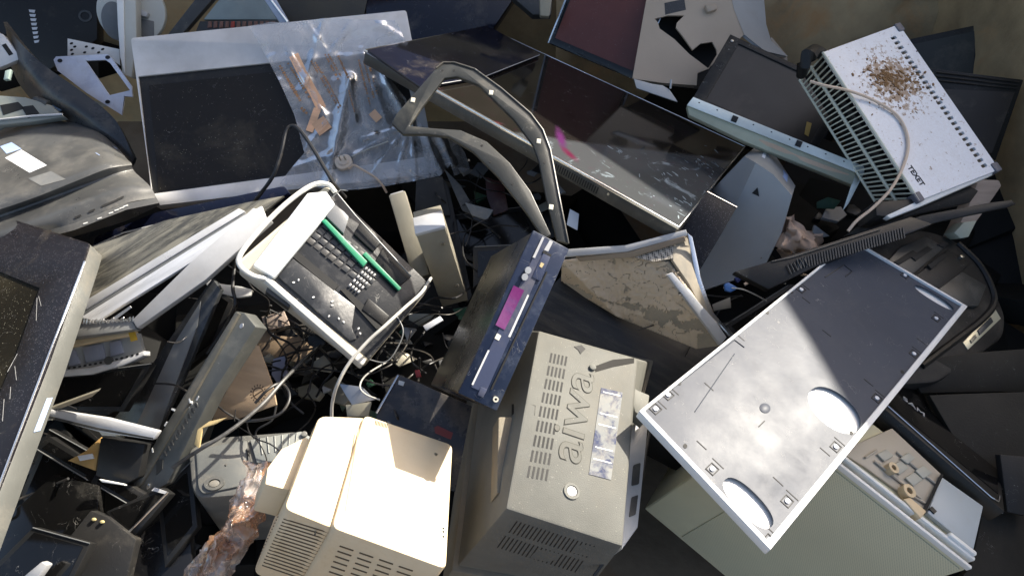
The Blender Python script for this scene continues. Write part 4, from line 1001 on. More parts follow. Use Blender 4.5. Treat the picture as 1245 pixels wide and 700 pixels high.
t.b(MB().tube(crom([t.L3(330, 340, hz-.01), t.L3(305, 334, hz), t.L3(290, 316, hz), t.L3(310, 286, hz), t.L3(345, 250, hz), t.L3(378, 226, hz), t.L3(398, 224, hz), t.L3(408, 234, hz-.005)]), .007, 10), 'rim', rm)
t.b(MB().prism(t.LL([(320, 339), (328, 336), (446, 437), (441, 445)], hz+.0), hz-.05, hz, bev=.006), 'front_lip', rm)
t.b(MB().prism(t.LL([(326, 348), (354, 368), (351, 374), (323, 354)], hz-.02), hz-.05, hz-.0185), 'nameplate', darkg)
gm = mat('green_strip', (.02, .24, .12), .35, bump=.05, dust=.5, dustc=(.2, .3, .24))
t.b(MB().prism(t.LL([(391, 268), (396, 266), (447, 318), (442, 324)], hz+.006), hz-.008, hz+.006, bev=.002), 'green_strip', gm)
t.b(MB().prism(t.LL([(441, 309), (445, 306), (488, 350), (485, 353)], hz+.004), hz-.008, hz+.004, bev=.001), 'green_strip', gm)
mb = MB(); rr = random.Random(9)
E1 = Vector((*t.L(371, 292, hz), 0)); ex = Vector((*t.L(447, 352, hz), 0))-E1; ey = Vector((*t.L(396, 268, hz), 0))-E1
def cell(i, j, ni, nj, g_=.12, z=.004):
    q = []
    for a, b in ((i+g_, j+g_), (i+1-g_, j+g_), (i+1-g_, j+1-g_), (i+g_, j+1-g_)):
        p = E1+ex*(a/ni)+ey*(b/nj); q.append((p.x, p.y))
    mb.prism(q, hz-.012, hz-.010+z, bev=.0008)
for i in range(9):
    for j in range(4):
        if i > 5 and j > 2: continue
        cell(i, j, 9, 4, .1, rr.uniform(.002, .006))
t.b(mb, 'ribbed_guide', mat('guide_black', (.035, .037, .04), .35, dust=.4, scratch=1))
mb = MB()
for i in range(4):
    for j in range(5):
        p = E1+ex*(.80+.09*i/2)+ey*(-.25+.2*j); mb.box(p.x-.004, p.x+.004, p.y-.003, p.y+.003, hz-.012, hz+.004, .0008)
t.b(mb, 'ribbed_guide', lgrey)
t.poly('chassis_plate', mat('dusty_chassis_plate', (.04, .042, .045), .35, .3, dust=.4, dustc=(.32, .31, .3), dscale=15, scratch=2), [(338, 336), (356, 314), (432, 372), (428, 398), (434, 412), (426, 414)], hz-.011, hz-.004, bev=.002)
for k, (u, v) in enumerate(((357, 343), (363, 340), (404, 371), (381, 361), (400, 384), (412, 387), (418, 391), (436, 399), (438, 405), (404, 366))):
    t.b(MB().prism(oval(*t.L(u, v, hz), .004, .0025, rr.uniform(0, 3), 10), hz-.005, hz-.001, bev=.001), 'stud', lgrey if k % 3 else white)
t.poly('ink_slot', slot, [(352, 309), (358, 302), (412, 347), (406, 353)], hz-.012, hz-.0035)
t.poly('ink_slot', slot, [(414, 352), (420, 350), (470, 396), (458, 400)], hz-.012, hz-.0035)
t.poly('guide_frame', mat('guide_frame_grey', (.16, .165, .17), .35, dust=.3), [(404, 246), (425, 262), (418, 284), (396, 262)], hz-.012, hz+.004, bev=.002)
mb = MB().tube([t.L3(409, 234, hz+.012), t.L3(432, 262, hz+.012), t.L3(500, 336, hz+.008)], .0022, 6).tube([t.L3(404, 240, hz+.012), t.L3(414, 231, hz+.014), t.L3(423, 232, hz+.012)], .0018, 6)
t.b(mb, 'wire_frame', grey)
t.b(MB().tube(crom([t.L3(474, 372, hz-.02), t.L3(490, 400, hz+.0), t.L3(482, 425, hz+.0), t.L3(468, 440, hz-.01), t.L3(445, 436, hz-.02)]), .002, 6), 'wire_frame', grey)
for q, z in (([(440, 268), (466, 292), (454, 306), (430, 284)], -.002), ([(466, 300), (500, 336), (486, 348), (456, 318)], -.004), ([(448, 362), (474, 384), (466, 396), (440, 376)], .0)):
    t.poly('gear_cover', blk, q, hz-.012, hz+z, bev=.003)
# ---------------------------------------------------------------- metal drives
t = T('optical_drive', 'olive metal drive with shiny end cap and two screws standing beside the disc player', 'drive', fit=FIT['psub'])
hx, hy, hz = [x/2 for x in t.d]
t.b(MB().box(-hx, hx, -hy, hy-.012, -hz-.04, hz, .002), 'case', olive)
t.b(MB().box(-hx-.002, hx+.002, hy-.012, hy, -hz-.0, hz+.002, .003), 'end_cap', silver)
for u, v in ((538, 296), (556, 347)):
    c = t.L(u, v, hz); t.b(MB().prism(oval(*c, .007, .007, 0, 16), hz, hz+.003, bev=.001), 'screw', screw); 
for u, v in ((513, 268), (520, 270), (527, 266)):
    t.poly('contact', slot, [(u-2, v-1), (u+3, v-2), (u+3, v+1), (u-2, v+2)], 0, hz+.0004) if False else None
t = T('power_brick', 'narrow olive metal adapter with a cream cord next to the black drive', 'adapter', fit=FIT['psua'])
hx, hy, hz = [x/2 for x in t.d]
t.b(MB().box(-hx, hx, -hy, hy, -.05, hz*.2, .003), 'case', olive)
t.b(MB().box(-hx*.8, hx*.8, hy-.006, hy+.004, -.04, hz*.1, .002), 'end_cap', silver)
t.b(MB().tube(crom([(hx*.3, -.02, -.052), (hx*1.1, -.05, -.03), (hx*1.15, -.08, .0), (hx*.7, -.09, -.03)]), .003), 'tie', wirec)
t = slab('black_drive', 'black drive box with dusty top standing behind the olive drive', 'drive', blkd, [(506, 220), (538, 214), (548, 262), (536, 262), (504, 266)], .02, (.1, -.5, .86), .12)
t.poly('side_plate', blk, [(538, 216), (546, 228), (574, 360), (568, 368), (541, 275)], -.14, -.02, bev=.002)
# ---------------------------------------------------------------- black box with a red mark
t = slab('black_box', 'black glossy box with dark red mark between cream monitor and disc player', 'box', mat('blue_black_case', (.02, .022, .03), .25, dust=.35, scratch=1, bump=.04), [(483, 454), (580, 496), (560, 600), (450, 560), (458, 500)], .0, (-.1, -.35, .93), .10)
t.poly('red_mark', flat('dark_red', (.15, .02, .02), .4), [(528, 519), (532, 517), (551, 526), (548, 534), (529, 526)], 0, .001)
t.b(MB().tube([t.L3(580, 496, .001), t.L3(562, 556, .001)], .0015, 5), 'edge_trim', creamd)
t.b(MB().tube([t.L3(484, 456, .002), t.L3(458, 502, .002)], .004, 6), 'edge_trim', chrome)
t.poly('foil_badge', silv, [(485, 462), (492, 464), (490, 469), (484, 467)], 0, .002)
# ---------------------------------------------------------------- mud caked shell in the middle
mud = mat('mud_caked_plastic', (.36, .28, .19), .8, dust=.4, dustc=(.42, .34, .24), stain=((.13, .13, .115), 4.2, .50, .95), bump=.5, bscale=60)
mudg = mat('muddy_grey_shell', (.27, .25, .205), .45, dust=.9, dustc=(.46, .37, .26), dscale=14, scratch=1)
rt = root_of('muddy_shell', 'grey television shell caked with cracked dried mud and chrome corner strip', 'shell', W(780, 340, .05))
# mud face: a fine sheet with raised clods
rr = random.Random(21)
I = rt.matrix_world.inverted()
wpart('side_face', mudg, [(683, 318, .08), (745, 309, .10), (812, 318, .16), (850, 372, .10), (876, 420, .0), (846, 424, -.05), (750, 385, -.06), (682, 344, -.04)], [(0, 1, 6, 7), (1, 2, 3, 6), (3, 4, 5, 6)], .012, rt)
sf = bvh(rt.children[0]) if False else None
me_side = rt.children[0]
tree = bvh(me_side)
from mathutils import noise as mn
def mudok(u, v):
    k = mn.noise(Vector((u*.045, v*.06, 3.1)))+.55*mn.noise(Vector((u*.11, v*.13, 9.)))
    # bare grey band through the middle
    c = 352+(u-690)*.28
    band = 1-abs(v-c)/ (13+9*math.sin(u*.04))
    cr2 = abs(mn.noise(Vector((u*.05+.4*mn.noise(Vector((u*.1, v*.1, 2.))), v*.06, 17.))))
    return k+.35*mn.noise(Vector((u*.4, v*.4, 4.))) > max(0, band)*1.0-.62 and cr2 > .018 and not (u > 848 and v > 405)
bmm = MB(); st = 1.2
vv = {}
def gv(i, j):
    if (i, j) in vv: return vv[i, j]
    u = 680+i*st; v = 300+j*st; r = ray(u, v).normalized(); h = tree.ray_cast(CAM, r)[0]
    if h is None: vv[i, j] = None; return None
    th = .003+.004*mn.noise(Vector((u*.16, v*.16, 1)))
    cr = abs(mn.noise(Vector((u*.07, v*.07, 5.))))
    th *= min(1, .15+cr*9)
    vv[i, j] = bmm.bm.verts.new(I @ (h-r*th)); return vv[i, j]
for i in range(165):
    for j in range(106):
        if not mudok(680+(i+.5)*st, 300+(j+.5)*st): continue
        q = [gv(i, j), gv(i+1, j), gv(i+1, j+1), gv(i, j+1)]
        if None in q: continue
        bmm.bm.faces.new(q)
bmm._solid(list(bmm.bm.faces), .004)
mudc = mat('dried_mud', (.6, .49, .36), .9, dust=.4, dustc=(.5, .4, .29), bump=.7, bscale=120, var=.2)
bmm.build('dried_mud', mudc, rt, 50)
wpart('top_strip', lgrey, [(686, 303, .14), (760, 298, .16), (834, 279, .22), (836, 286, .21), (762, 306, .15), (688, 312, .13)], [(0, 1, 4, 5), (1, 2, 3, 4)], .012, rt, .002)
wpart('top_strip', mat('brown_muddy_strip', (.25, .19, .13), .7, dust=.6), [(700, 313, .12), (765, 306, .15), (832, 287, .21), (834, 293, .2), (770, 313, .14), (705, 318, .11)], [(0, 1, 4, 5), (1, 2, 3, 4)], .01, rt, .002)
def meshy(nt, tc, P, noise, base, B):
    v = nd(nt, 'ShaderNodeTexVoronoi', i_Scale=170); v.inputs['Randomness'].default_value = .1; nt.links.new(tc.outputs['Object'], v.inputs['Vector'])
    return mixc(nt, math_(nt, 'GREATER_THAN', v.outputs['Distance'], .42), (.015, .014, .013), (.42, .38, .32))
wpart('mesh_grille', mat('fine_mesh', (.3, .3, .3), .5, bump=0, hook=meshy), [(766, 311, .135), (818, 296, .18), (818, 314, .17), (795, 318, .155)], [(0, 1, 2, 3)], .004, rt)
wpart('corner_face', mudg, [(818, 294, .18), (834, 287, .20), (843, 300, .17), (852, 340, .11), (868, 380, .04), (858, 385, .06), (838, 345, .13), (818, 316, .17)], [(0, 1, 2, 7), (2, 3, 6, 7), (3, 4, 5, 6)], .012, rt, .002)
wpart('chrome_strip', chrome, [(836, 283, .215), (842, 288, .205), (852, 335, .125), (866, 378, .055), (892, 408, -.01), (888, 410, -.01), (861, 381, .055), (846, 336, .125)], [(0, 1, 2, 7), (2, 3, 6, 7), (3, 4, 5, 6)], .008, rt, .002)
wpart('ledge', silver, [(811, 334, .175), (818, 331, .18), (872, 392, .07), (884, 410, .03), (876, 420, .02), (860, 398, .07)], [(0, 1, 2, 5), (2, 3, 4, 5)], .014, rt, .003)
for u, v in ((828, 356, ), (848, 377), (853, 384)):
    mb = MB(); mb.hexa([I @ W(u+a, v+b, .16-(v-340)*.0022+c) for c in (.012, -.02) for a, b in ((-4, 1), (1, -4), (4, -1), (-1, 4))])
    mb.build('clip', blk, rt)
# ---------------------------------------------------------------- dark textured cabinet below it
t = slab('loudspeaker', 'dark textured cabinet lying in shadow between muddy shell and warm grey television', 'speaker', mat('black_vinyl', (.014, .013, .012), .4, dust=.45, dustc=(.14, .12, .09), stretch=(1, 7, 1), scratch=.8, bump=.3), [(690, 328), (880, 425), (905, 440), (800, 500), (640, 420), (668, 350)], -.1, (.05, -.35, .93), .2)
slab('plastic_scrap', 'grey translucent plastic scrap in the dark gap beside the blue wire', 'scrap', mat('scrap_grey', (.2, .19, .16), .5, dust=.4), [(866, 370), (888, 361), (889, 374), (868, 378)], -.02, UPV, .004, .001)
slab('paper_tag', 'small white paper tag on a black case behind the loose bezel', 'tag', label_w, [(693, 254), (704, 260), (702, 280), (689, 273)], .09, (.0, -.5, .86), .003, .0005)
# ---------------------------------------------------------------- grey leaning bezel strip with printed buttons
t = T('upright_monitor', 'grey monitor on edge with a printed button row, leaning from the gap to the cardboard', 'monitor', (235, 480, .12), (-.30, -.45, .84), ((158, 595), (285, 380)))
bz2 = mat('strip_grey', (.085, .088, .082), .4, dust=.4, dustc=(.34, .32, .26), scratch=1.2)
t.poly('bezel', bz2, [(286, 378), (297, 380), (311, 397), (258, 478), (203, 588), (187, 597), (152, 607), (150, 600), (160, 585), (194, 530), (250, 438)], -.05, 0, bev=.004)
t.poly('ridge', mat('ridge_olive', (.085, .083, .07), .4, dust=.5), [(286, 379), (291, 381), (230, 490), (172, 588), (153, 606), (150, 600), (190, 535), (249, 438)], -.01, .008, bev=.003)
mb = MB()
for k, (u, v) in enumerate(((245, 484), (238, 489), (233, 494), (228, 500), (223, 506), (217, 512), (211, 519), (205, 527), (199, 535), (194, 544), (241, 487), (221, 498), (212, 515), (196, 547))):
    mb.prism(rect(t.L(u-5 if k < 10 else u-8, v, .001), .006, .0018, .9*(k % 3)), -.001, .0088 if k > 9 else .0012)
t.b(mb, 'print', mark, smooth=0)
mb = MB()
for k in range(10):
    mb.prism(oval(*t.L(239-k*4.2, 492+k*6.6, 0), .008, .005, .9, 10), -.001, .0025, bev=.0008)
t.b(mb, 'button', darkg)
t.b(MB().prism(oval(*t.L(294, 396, .0), .007, .005, 0, 12), 0, .002), 'sensor', lgrey)
c = t.L(181, 591, 0); t.b(MB().prism(oval(*c, .008, .004, .3, 12), 0, .003), 'led', chrome)
t.poly('foot_notch', darkg, [(190, 558), (198, 558), (197, 570), (190, 577)], -.001, .002)
# ---------------------------------------------------------------- glass pane behind it
t = slab('smoked_glass', 'dark smoked glass pane standing behind the leaning grey monitor', 'pane', mat('smoked_glass', (.03, .032, .034), .16, dust=.4, dustc=(.26, .26, .25), scratch=1.5, bump=.03), [(258, 338), (268, 352), (222, 460), (192, 526), (135, 514), (200, 420)], .02, (-.3, -.5, .8), .015, .002, xs=((140, 512), (258, 338)))
t.poly('bright_band', mat('pane_band', (.17, .18, .185), .3, dust=.4, scratch=1), [(244, 366), (240, 395), (192, 524), (164, 520), (210, 420)], 0, .003, bev=.001)
t.b(MB().tube(crom([t.L3(204, 415, .004), t.L3(217, 416, .006), t.L3(227, 409, .004)]), .002, 6), 'bright_nick', chrome)
t = T('metal_bar', 'silver grey frame bar with bent end lying under the leaning monitor', 'bar', (125, 512, .10), (-.05, -.55, .83), ((50, 500), (192, 530)))
t.poly('bar', silver, [(50, 498), (58, 497), (130, 508), (193, 524), (186, 535), (120, 525), (48, 505)], -.02, 0, bev=.004)
t.poly('groove', darkg, [(50, 503), (120, 520), (186, 532), (186, 534), (120, 523), (49, 506)], -.001, .001)
t.b(MB().free([t.L3(56, 498, -.01), t.L3(64, 500, -.01), t.L3(112, 482, .02), t.L3(120, 475, .03), t.L3(100, 482, .02)], [(0, 1, 2, 4), (2, 3, 4)], .012), 'side_arm', olive)
t.b(MB().prism(t.LL([(120, 524), (142, 526), (140, 530), (124, 529)], -.01), -.03, -.01), 'glue_bead', foamw)
t.b(MB().prism(t.LL([(49, 506), (60, 508), (58, 511), (50, 510)], -.01), -.03, -.01), 'glue_bead', foamw)
# ---------------------------------------------------------------- ribbed underside piece
t = T('ribbed_casing', 'pale ribbed underside of a cover with orange sticker, between black televisions and frame bar', 'cover', (120, 428, .06), (-.05, -.5, .86), ((70, 455), (175, 428)))
t.poly('rim', lgrey, [(68, 450), (110, 447), (150, 436), (175, 426), (175, 432), (150, 444), (110, 455), (66, 458)], -.03, .004, bev=.003)
und = mat('ribbed_grey', (.38, .38, .36), .45, dust=.4)
t.poly('underside', und, [(66, 425), (100, 412), (150, 402), (168, 405), (174, 428), (150, 438), (110, 449), (66, 452)], -.035, -.02)
t.poly('edge_bead', creamd, [(72, 415), (160, 402), (160, 407), (74, 424)], -.03, .004, bev=.003)
for q in ([(80, 430), (90, 424), (97, 442), (84, 446)], [(99, 422), (124, 417), (128, 436), (104, 441)], [(132, 416), (146, 413), (150, 429), (134, 434)]):
    t.poly('rib_pocket', mat('lilac_grey', (.3, .31, .36), .45, dust=.3), q, -.021, -.012, bev=.003)
t.poly('sticker', flat('orange_sticker', (.62, .38, .04)), [(156, 404), (163, 403), (166, 413), (159, 415)], .0, .006)
mb = MB()
for k in range(14):
    u = 84+k*6.4; v = 447.5-k*1.0-.06*k*k*.4; mb.prism(oval(*t.L(u, v, .004), .0045, .003, 0, 8), .003, .0047)
t.b(mb, 'rivet', slot); t.b(MB().prism(oval(*t.L(132, 438, .004), .012, .012, 0, 14), 0, .006), 'plug', darkg)
for k in range(10): t.b(MB().prism(oval(*t.L(84+k*8, 413-k*1.3, .004), .005, .004, 0, 8), .003, .005), 'hole', slot)
slab('white_hook', 'curved white plastic hook in the gap left of the opened printer', 'hook', white, [(252, 338), (268, 345), (292, 348), (307, 352), (304, 360), (288, 362), (266, 356), (250, 346)], .02, UPV, .015, .003, r=.006)
# ---------------------------------------------------------------- cardboard
t = slab('cardboard_sheet', 'brown cardboard sheet with a round recycling stamp leaning in the dark gap', 'cardboard', card, [(306, 418), (314, 420), (332, 470), (336, 492), (292, 508), (258, 512), (262, 500)], .04, (-.2, -.5, .84), .006, .001)
stp = flat('stamp_ink', (.10, .065, .04), .8)
c = t.L(314, 478, 0)
t.b(MB().prism(oval(*c, .017, .017, 0, 24), 0, .0006, [oval(*c, .014, .014, 0, 24)]), 'stamp', stp); t.b(MB().prism(rect(c, .013, .0016, .8), 0, .0007), 'stamp', stp)
mb = MB()
for k in range(16):
    a = k*math.pi/8; mb.prism(rect((c[0]+.022*math.cos(a), c[1]+.022*math.sin(a)), .0028, .0014, a), 0, .0006)
t.b(mb, 'stamp', stp, smooth=0)
for nm, lab, px, h, mm in (('cardboard_scrap', 'torn orange brown cardboard scrap in the dark lower left', [(82, 560), (104, 548), (123, 531), (116, 572), (84, 560)], .02, mat('orange_card', (.42, .25, .08), .8)),
                          ('cardboard_scrap', 'yellow torn cardboard edge beside the stamped cardboard', [(236, 540), (240, 522), (254, 512), (276, 507), (262, 515), (246, 520), (242, 545)], .10, mat('yellow_card', (.55, .42, .2), .8)),
                          ('wood_scrap', 'brown wooden scrap under wires below the opened printer', [(318, 385), (345, 378), (352, 395), (322, 402)], -.10, wood),
                          ('wood_scrap', 'shadowy brown board at the bottom of the gap below the printer', [(310, 402), (350, 398), (385, 425), (360, 440), (312, 430)], -.14, card)):
    slab(nm, lab, 'scrap', mm, px, h, (-.1, -.4, .9), .006, .001)
slab('foil_scrap', 'silver foil scrap on the orange cardboard in the lower left', 'scrap', silver, [(94, 554), (112, 551), (114, 557), (97, 560)], .032, (-.1, -.4, .9), .003, .0005)
# ---------------------------------------------------------------- tube television bottom left of centre
t = T('tube_television', 'charcoal tube television with round button and hinged lid beside the cream monitor', 'television', (300, 560, .02), (.10, -.02, .99), ((235, 600), (330, 590)))
sh = mat('charcoal_shell', (.095, .095, .088), .45, dust=.5, dustc=(.26, .24, .2), dscale=12, scratch=.8, speck=.12)
Q = [(228, 545), (262, 530), (372, 522), (372, 560), (345, 598), (318, 600), (240, 606), (232, 592)]
P = t.LL(Q, 0)
t.b(MB().prism(rnd(P, .02), -.36, 0, bev=.012), 'shell', sh)
lid = mat('lid_grey', (.12, .125, .12), .42, dust=.4, scratch=.8)
t.poly('lid', lid, [(238, 546), (300, 534), (304, 588), (246, 600), (241, 592)], -.001, .006, bev=.002, r=.01)
c = t.L(261, 588, .006); t.b(MB().prism(oval(*c, .024, .018, 0, 24), .005, .012, [oval(*c, .015, .011, 0, 20)]), 'button_ring', sh); t.b(MB().prism(oval(*c, .013, .009, 0, 20), .004, .010, bev=.001), 'button', lid)
t.b(MB().tube([t.L3(301, 545, .008), t.L3(303, 562, .008)], .003, 6), 'latch', blk)
rib = mat('rib_grey', (.19, .2, .19), .45, dust=.4)
t.poly('ribbed_plate', rib, [(304, 534), (366, 524), (378, 531), (352, 560), (312, 562)], .001, .008, bev=.002)
mb = MB()
for k in range(6): mb.tube([t.L3(316+k*9, 532-k*1.2, .009), t.L3(319+k*8, 552-k*1.6, .009)], .0022, 6)
t.b(mb, 'rib', rib); t.b(MB().prism(oval(*t.L(370, 528, .01), .008, .008, 0, 14), .006, .016, bev=.002), 'lug', lid)
# ---------------------------------------------------------------- dark things, lower left
t = slab('flat_monitor', 'black flat monitor face up in the dark lower left, scratched, with a thin white edge', 'monitor', blk, [(128, 622), (196, 592), (207, 600), (162, 653), (150, 650)], .0, (-.05, -.35, .93), .03, .003)
t.poly('screen', gloss, [(134, 622), (198, 597), (202, 601), (156, 644)], -.001, .001)
t.b(MB().tube([t.L3(157, 646, .003), t.L3(204, 598, .003)], .0028, 6), 'edge_trim', chrome); t.poly('edge_trim', lgrey, [(188, 592), (204, 598), (200, 600), (184, 596)], 0, .004)
slab('black_sheet', 'large black glass panel in the lower left corner, under the leaning black screens', 'panel', gloss, [(-30, 660), (66, 576), (120, 590), (118, 625), (40, 720), (-30, 730)], -.05, (-.1, -.3, .95), .03)
t = slab('black_sheet', 'dull black panel at the lower left with two small yellow contacts', 'panel', blkd, [(110, 620), (130, 628), (165, 655), (150, 720), (40, 730), (70, 670)], -.02, (-.05, -.35, .93), .03)
for u, v in ((115, 631), (125, 634)): t.b(MB().prism(oval(*t.L(u, v, .0), .005, .004, 0, 10), -.02, .006, bev=.001), 'contact', flat('yellow_contact', (.5, .42, .2)))
slab('black_screen', 'dark scratched screen at the bottom edge beside the charcoal television', 'screen', mat('scratched_black', (.01, .01, .011), .3, dust=.2, scratch=2.5), [(150, 660), (228, 610), (236, 720), (120, 730)], -.1, (.0, -.3, .95), .03)
slab('end_cap', 'small pale grey end cap at the bottom left edge', 'cap', lgrey, [(22, 705), (50, 682), (57, 686), (40, 710)], .06, (-.2, -.4, .9), .02, .004)
slab('white_rod', 'small white latch piece below the frame bar', 'latch', white, [(120, 582), (150, 588), (153, 590), (124, 586)], .03, UPV, .01, .002)
slab('black_case', 'black square case hanging below the silver grey frame bar', 'case', blk, [(122, 532), (176, 540), (168, 580), (150, 590), (116, 578)], .03, (-.1, -.5, .86), .05)
slab('black_case', 'black case between the black television side and the frame bar', 'case', blkd, [(60, 440), (170, 440), (190, 470), (130, 505), (52, 495)], -.08, (-.1, -.45, .88), .05)
for lab, px, h, n_, e_ in (
    ('long black bezel strip lying under the silver grey bar in the lower left', [(40, 545), (60, 530), (175, 600), (165, 620)], .0, (-.1, -.4, .9), ((45, 546), (165, 618))),
    ('black slim monitor behind the ribbed casing in the left gap', [(60, 455), (185, 440), (150, 500), (60, 500)], .0, (-.2, -.45, .87), ((62, 458), (184, 442))),
    ('black slim monitor with a pale edge along the left television side', [(25, 600), (60, 520), (130, 560), (90, 640), (40, 640)], -.03, (-.2, -.3, .92), ((60, 522), (128, 560))),
    ('dark slim monitor low in the lower left corner', [(-20, 700), (40, 640), (110, 660), (80, 720)], .03, (-.15, -.3, .93), ((40, 641), (109, 660))),
    ('black slim monitor lying under the charcoal television lid', [(190, 600), (232, 560), (240, 640), (200, 690)], -.04, (-.1, -.3, .93), ((191, 601), (231, 562))),
    ('black slim monitor wedged between smoked pane and opened printer', [(255, 345), (285, 365), (262, 420), (225, 450)], -.04, (-.3, -.4, .86), ((256, 347), (228, 446))),
    ('dark slim monitor in the hollow under the loose hoop', [(548, 262), (640, 250), (660, 300), (600, 330), (556, 310)], -.10, (.1, -.4, .9), ((550, 262), (638, 251))),
    ('black slim monitor between olive drive and loose hoop', [(575, 300), (640, 296), (600, 330), (575, 350)], .0, (.0, -.4, .9), ((577, 300), (638, 297))),
    ('black slim monitor in the shadow left of the tray corner', [(880, 395), (960, 345), (990, 350), (905, 420)], -.10, (.1, -.4, .9), ((882, 395), (958, 347)))):
    t = slab('slim_monitor', lab, 'monitor', blk, px, h, n_, .025, .003, group='slim black monitors in the gaps')
    t.poly('screen', gloss, inset([tuple(p) for p in px], 6), 0, .0012)
    t.b(MB().tube([t.L3(*e_[0], .001), t.L3(*e_[1], .001)], .0014, 6), 'edge_trim', grey)
# ---------------------------------------------------------------- pink rag, posts, scraps on the right
rt = root_of('cloth_rag', 'crumpled pinkish brown rag stuffed beside the grey monitor shell', 'rag', W(972, 288, .0))
wsurf('cloth', rag, [[(945, 272, .02), (952, 262, .07), (962, 264, .04), (972, 276, .05), (985, 280, .02)], [(942, 288, .03), (955, 280, .02), (966, 288, .08), (982, 286, .05), (998, 284, .01)], [(944, 302, -.02), (956, 300, .05), (970, 303, .02), (986, 301, .05), (1000, 292, -.02)], [(950, 312, -.06), (960, 312, -.04), (972, 312, -.05), (985, 308, -.05), (1000, 300, -.06)]], 0, rt, 8, 60)
o = rt.children[0]
for v in o.data.vertices:
    q = v.co*35; v.co += Vector((mn.noise(q), mn.noise(q+Vector((5, 0, 0))), mn.noise(q+Vector((0, 9, 0)))))*.022
slab('rusty_strap', 'rusty brown strap hanging down beside the grey monitor shell', 'strap', mat('rusty_brown', (.16, .1, .05), .8), [(942, 262), (948, 268), (935, 305), (925, 315), (928, 300)], .0, (.1, -.6, .8), .006, .001)
t = slab('wooden_post', 'pinkish wooden post leaning at the right below the white convector', 'post', wood, [(1190, 218), (1215, 219), (1218, 226), (1196, 258), (1175, 286), (1158, 290), (1178, 250)], .03, (.2, -.6, .78), .05, .004)
slab('black_strip', 'long black pointed plastic strip across the wooden post at the right', 'strip', blk, [(1055, 285), (1120, 262), (1205, 246), (1230, 243), (1236, 248), (1226, 252), (1150, 268), (1085, 284)], .16, (.05, -.5, .86), .02, .003)
slab('black_strip', 'short black plastic strip under the convector base', 'strip', blkd, [(1030, 286), (1064, 262), (1082, 264), (1180, 226), (1190, 232), (1180, 246), (1110, 262), (1050, 284)], .10, (.05, -.5, .86), .03, .003)
slab('white_block', 'pale greenish white block end under the black pointed strip', 'block', mat('pale_green_white', (.5, .52, .42), .5, dust=.3), [(1160, 283), (1172, 270), (1188, 268), (1178, 288), (1168, 290)], .06, (.1, -.6, .8), .05, .003)
tarpm = mat('dark_olive_sheet', (.024, .021, .016), .6, spec=.25, dust=.4, dustc=(.07, .065, .05), dscale=3, bump=.2, scratch=.6)
slab('dark_sheet', 'dark olive plastic sheet at the right edge beside the black flat television', 'sheet', tarpm, [(1100, 440), (1190, 428), (1300, 420), (1300, 480), (1215, 476), (1120, 478)], -.02, (.1, -.4, .9), .02)
slab('dark_sheet', 'dark olive plastic sheet at the lower right corner below the pale cabinet', 'sheet', tarpm, [(1130, 480), (1300, 474), (1300, 720), (1150, 720), (1180, 690), (1200, 600)], -.10, (.1, -.35, .9), .02)
slab('dark_board', 'thin dark panel with a bent corner at the right edge', 'panel', blkd, [(1216, 552), (1262, 556), (1262, 630), (1225, 622)], -.04, (.1, -.4, .9), .02)
# ---------------------------------------------------------------- clear bag over the left lcd
t = LCD
def film_material(name, lo, hi, col, tint=None, sc=9, gk=.7):
    m = bpy.data.materials.new(name); m.use_nodes = True; nt = m.node_tree; nt.nodes.remove(nt.nodes['Principled BSDF'])
    out = nt.nodes['Material Output']
    tr = nd(nt, 'ShaderNodeBsdfTransparent'); tr.inputs[0].default_value = (.97, .98, 1, 1)
    df = nd(nt, 'ShaderNodeBsdfDiffuse'); tl = nd(nt, 'ShaderNodeBsdfTranslucent')
    gl = nd(nt, 'ShaderNodeBsdfGlossy'); gl.inputs['Roughness'].default_value = .12
    tc = nd(nt, 'ShaderNodeTexCoord')
    def nz(s_, det=6, dist=.8):
        n = nd(nt, 'ShaderNodeTexNoise', i_Scale=s_, i_Detail=det, i_Distortion=dist); nt.links.new(tc.outputs['Object'], n.inputs['Vector']); return n.outputs['Fac']
    c_ = mixc(nt, ramp(nt, nz(11), .44, .56), col, tint) if tint else mixc(nt, .5, col, col)
    nt.links.new(c_, df.inputs[0]); nt.links.new(c_, tl.inputs[0])
    a = nd(nt, 'ShaderNodeMixShader', i_Fac=.4); nt.links.new(df.outputs[0], a.inputs[1]); nt.links.new(tl.outputs[0], a.inputs[2])
    wr = nz(9, 2, 1.6)                        # fine creases catch the light
    cr = math_(nt, 'MULTIPLY', ramp(nt, math_(nt, 'ABSOLUTE', math_(nt, 'SUBTRACT', wr, .5)), .0, .03, (1, 1, 1, 1), (0, 0, 0, 1)), .13)
    f = math_(nt, 'ADD', ramp(nt, nz(sc), .3, .72, (lo,)*3+(1,), (hi,)*3+(1,)), cr)
    b = nd(nt, 'ShaderNodeMixShader'); nt.links.new(f, b.inputs[0]); nt.links.new(tr.outputs[0], b.inputs[1]); nt.links.new(a.outputs[0], b.inputs[2])
    lw = nd(nt, 'ShaderNodeLayerWeight', i_Blend=.35); cfac = math_(nt, 'ADD', math_(nt, 'MULTIPLY', lw.outputs['Fresnel'], gk), .05)
    bp = nd(nt, 'ShaderNodeBump', i_Strength=.5, i_Distance=.004); nt.links.new(wr, bp.inputs['Height']); nt.links.new(bp.outputs[0], gl.inputs['Normal']); nt.links.new(bp.outputs[0], df.inputs['Normal'])
    c = nd(nt, 'ShaderNodeMixShader'); nt.links.new(cfac, c.inputs[0]); nt.links.new(b.outputs[0], c.inputs[1]); nt.links.new(gl.outputs[0], c.inputs[2])
    nt.links.new(c.outputs[0], out.inputs[0]); return m
bagm = film_material('clear_bag_film', .07, .34, (.86, .83, .79))
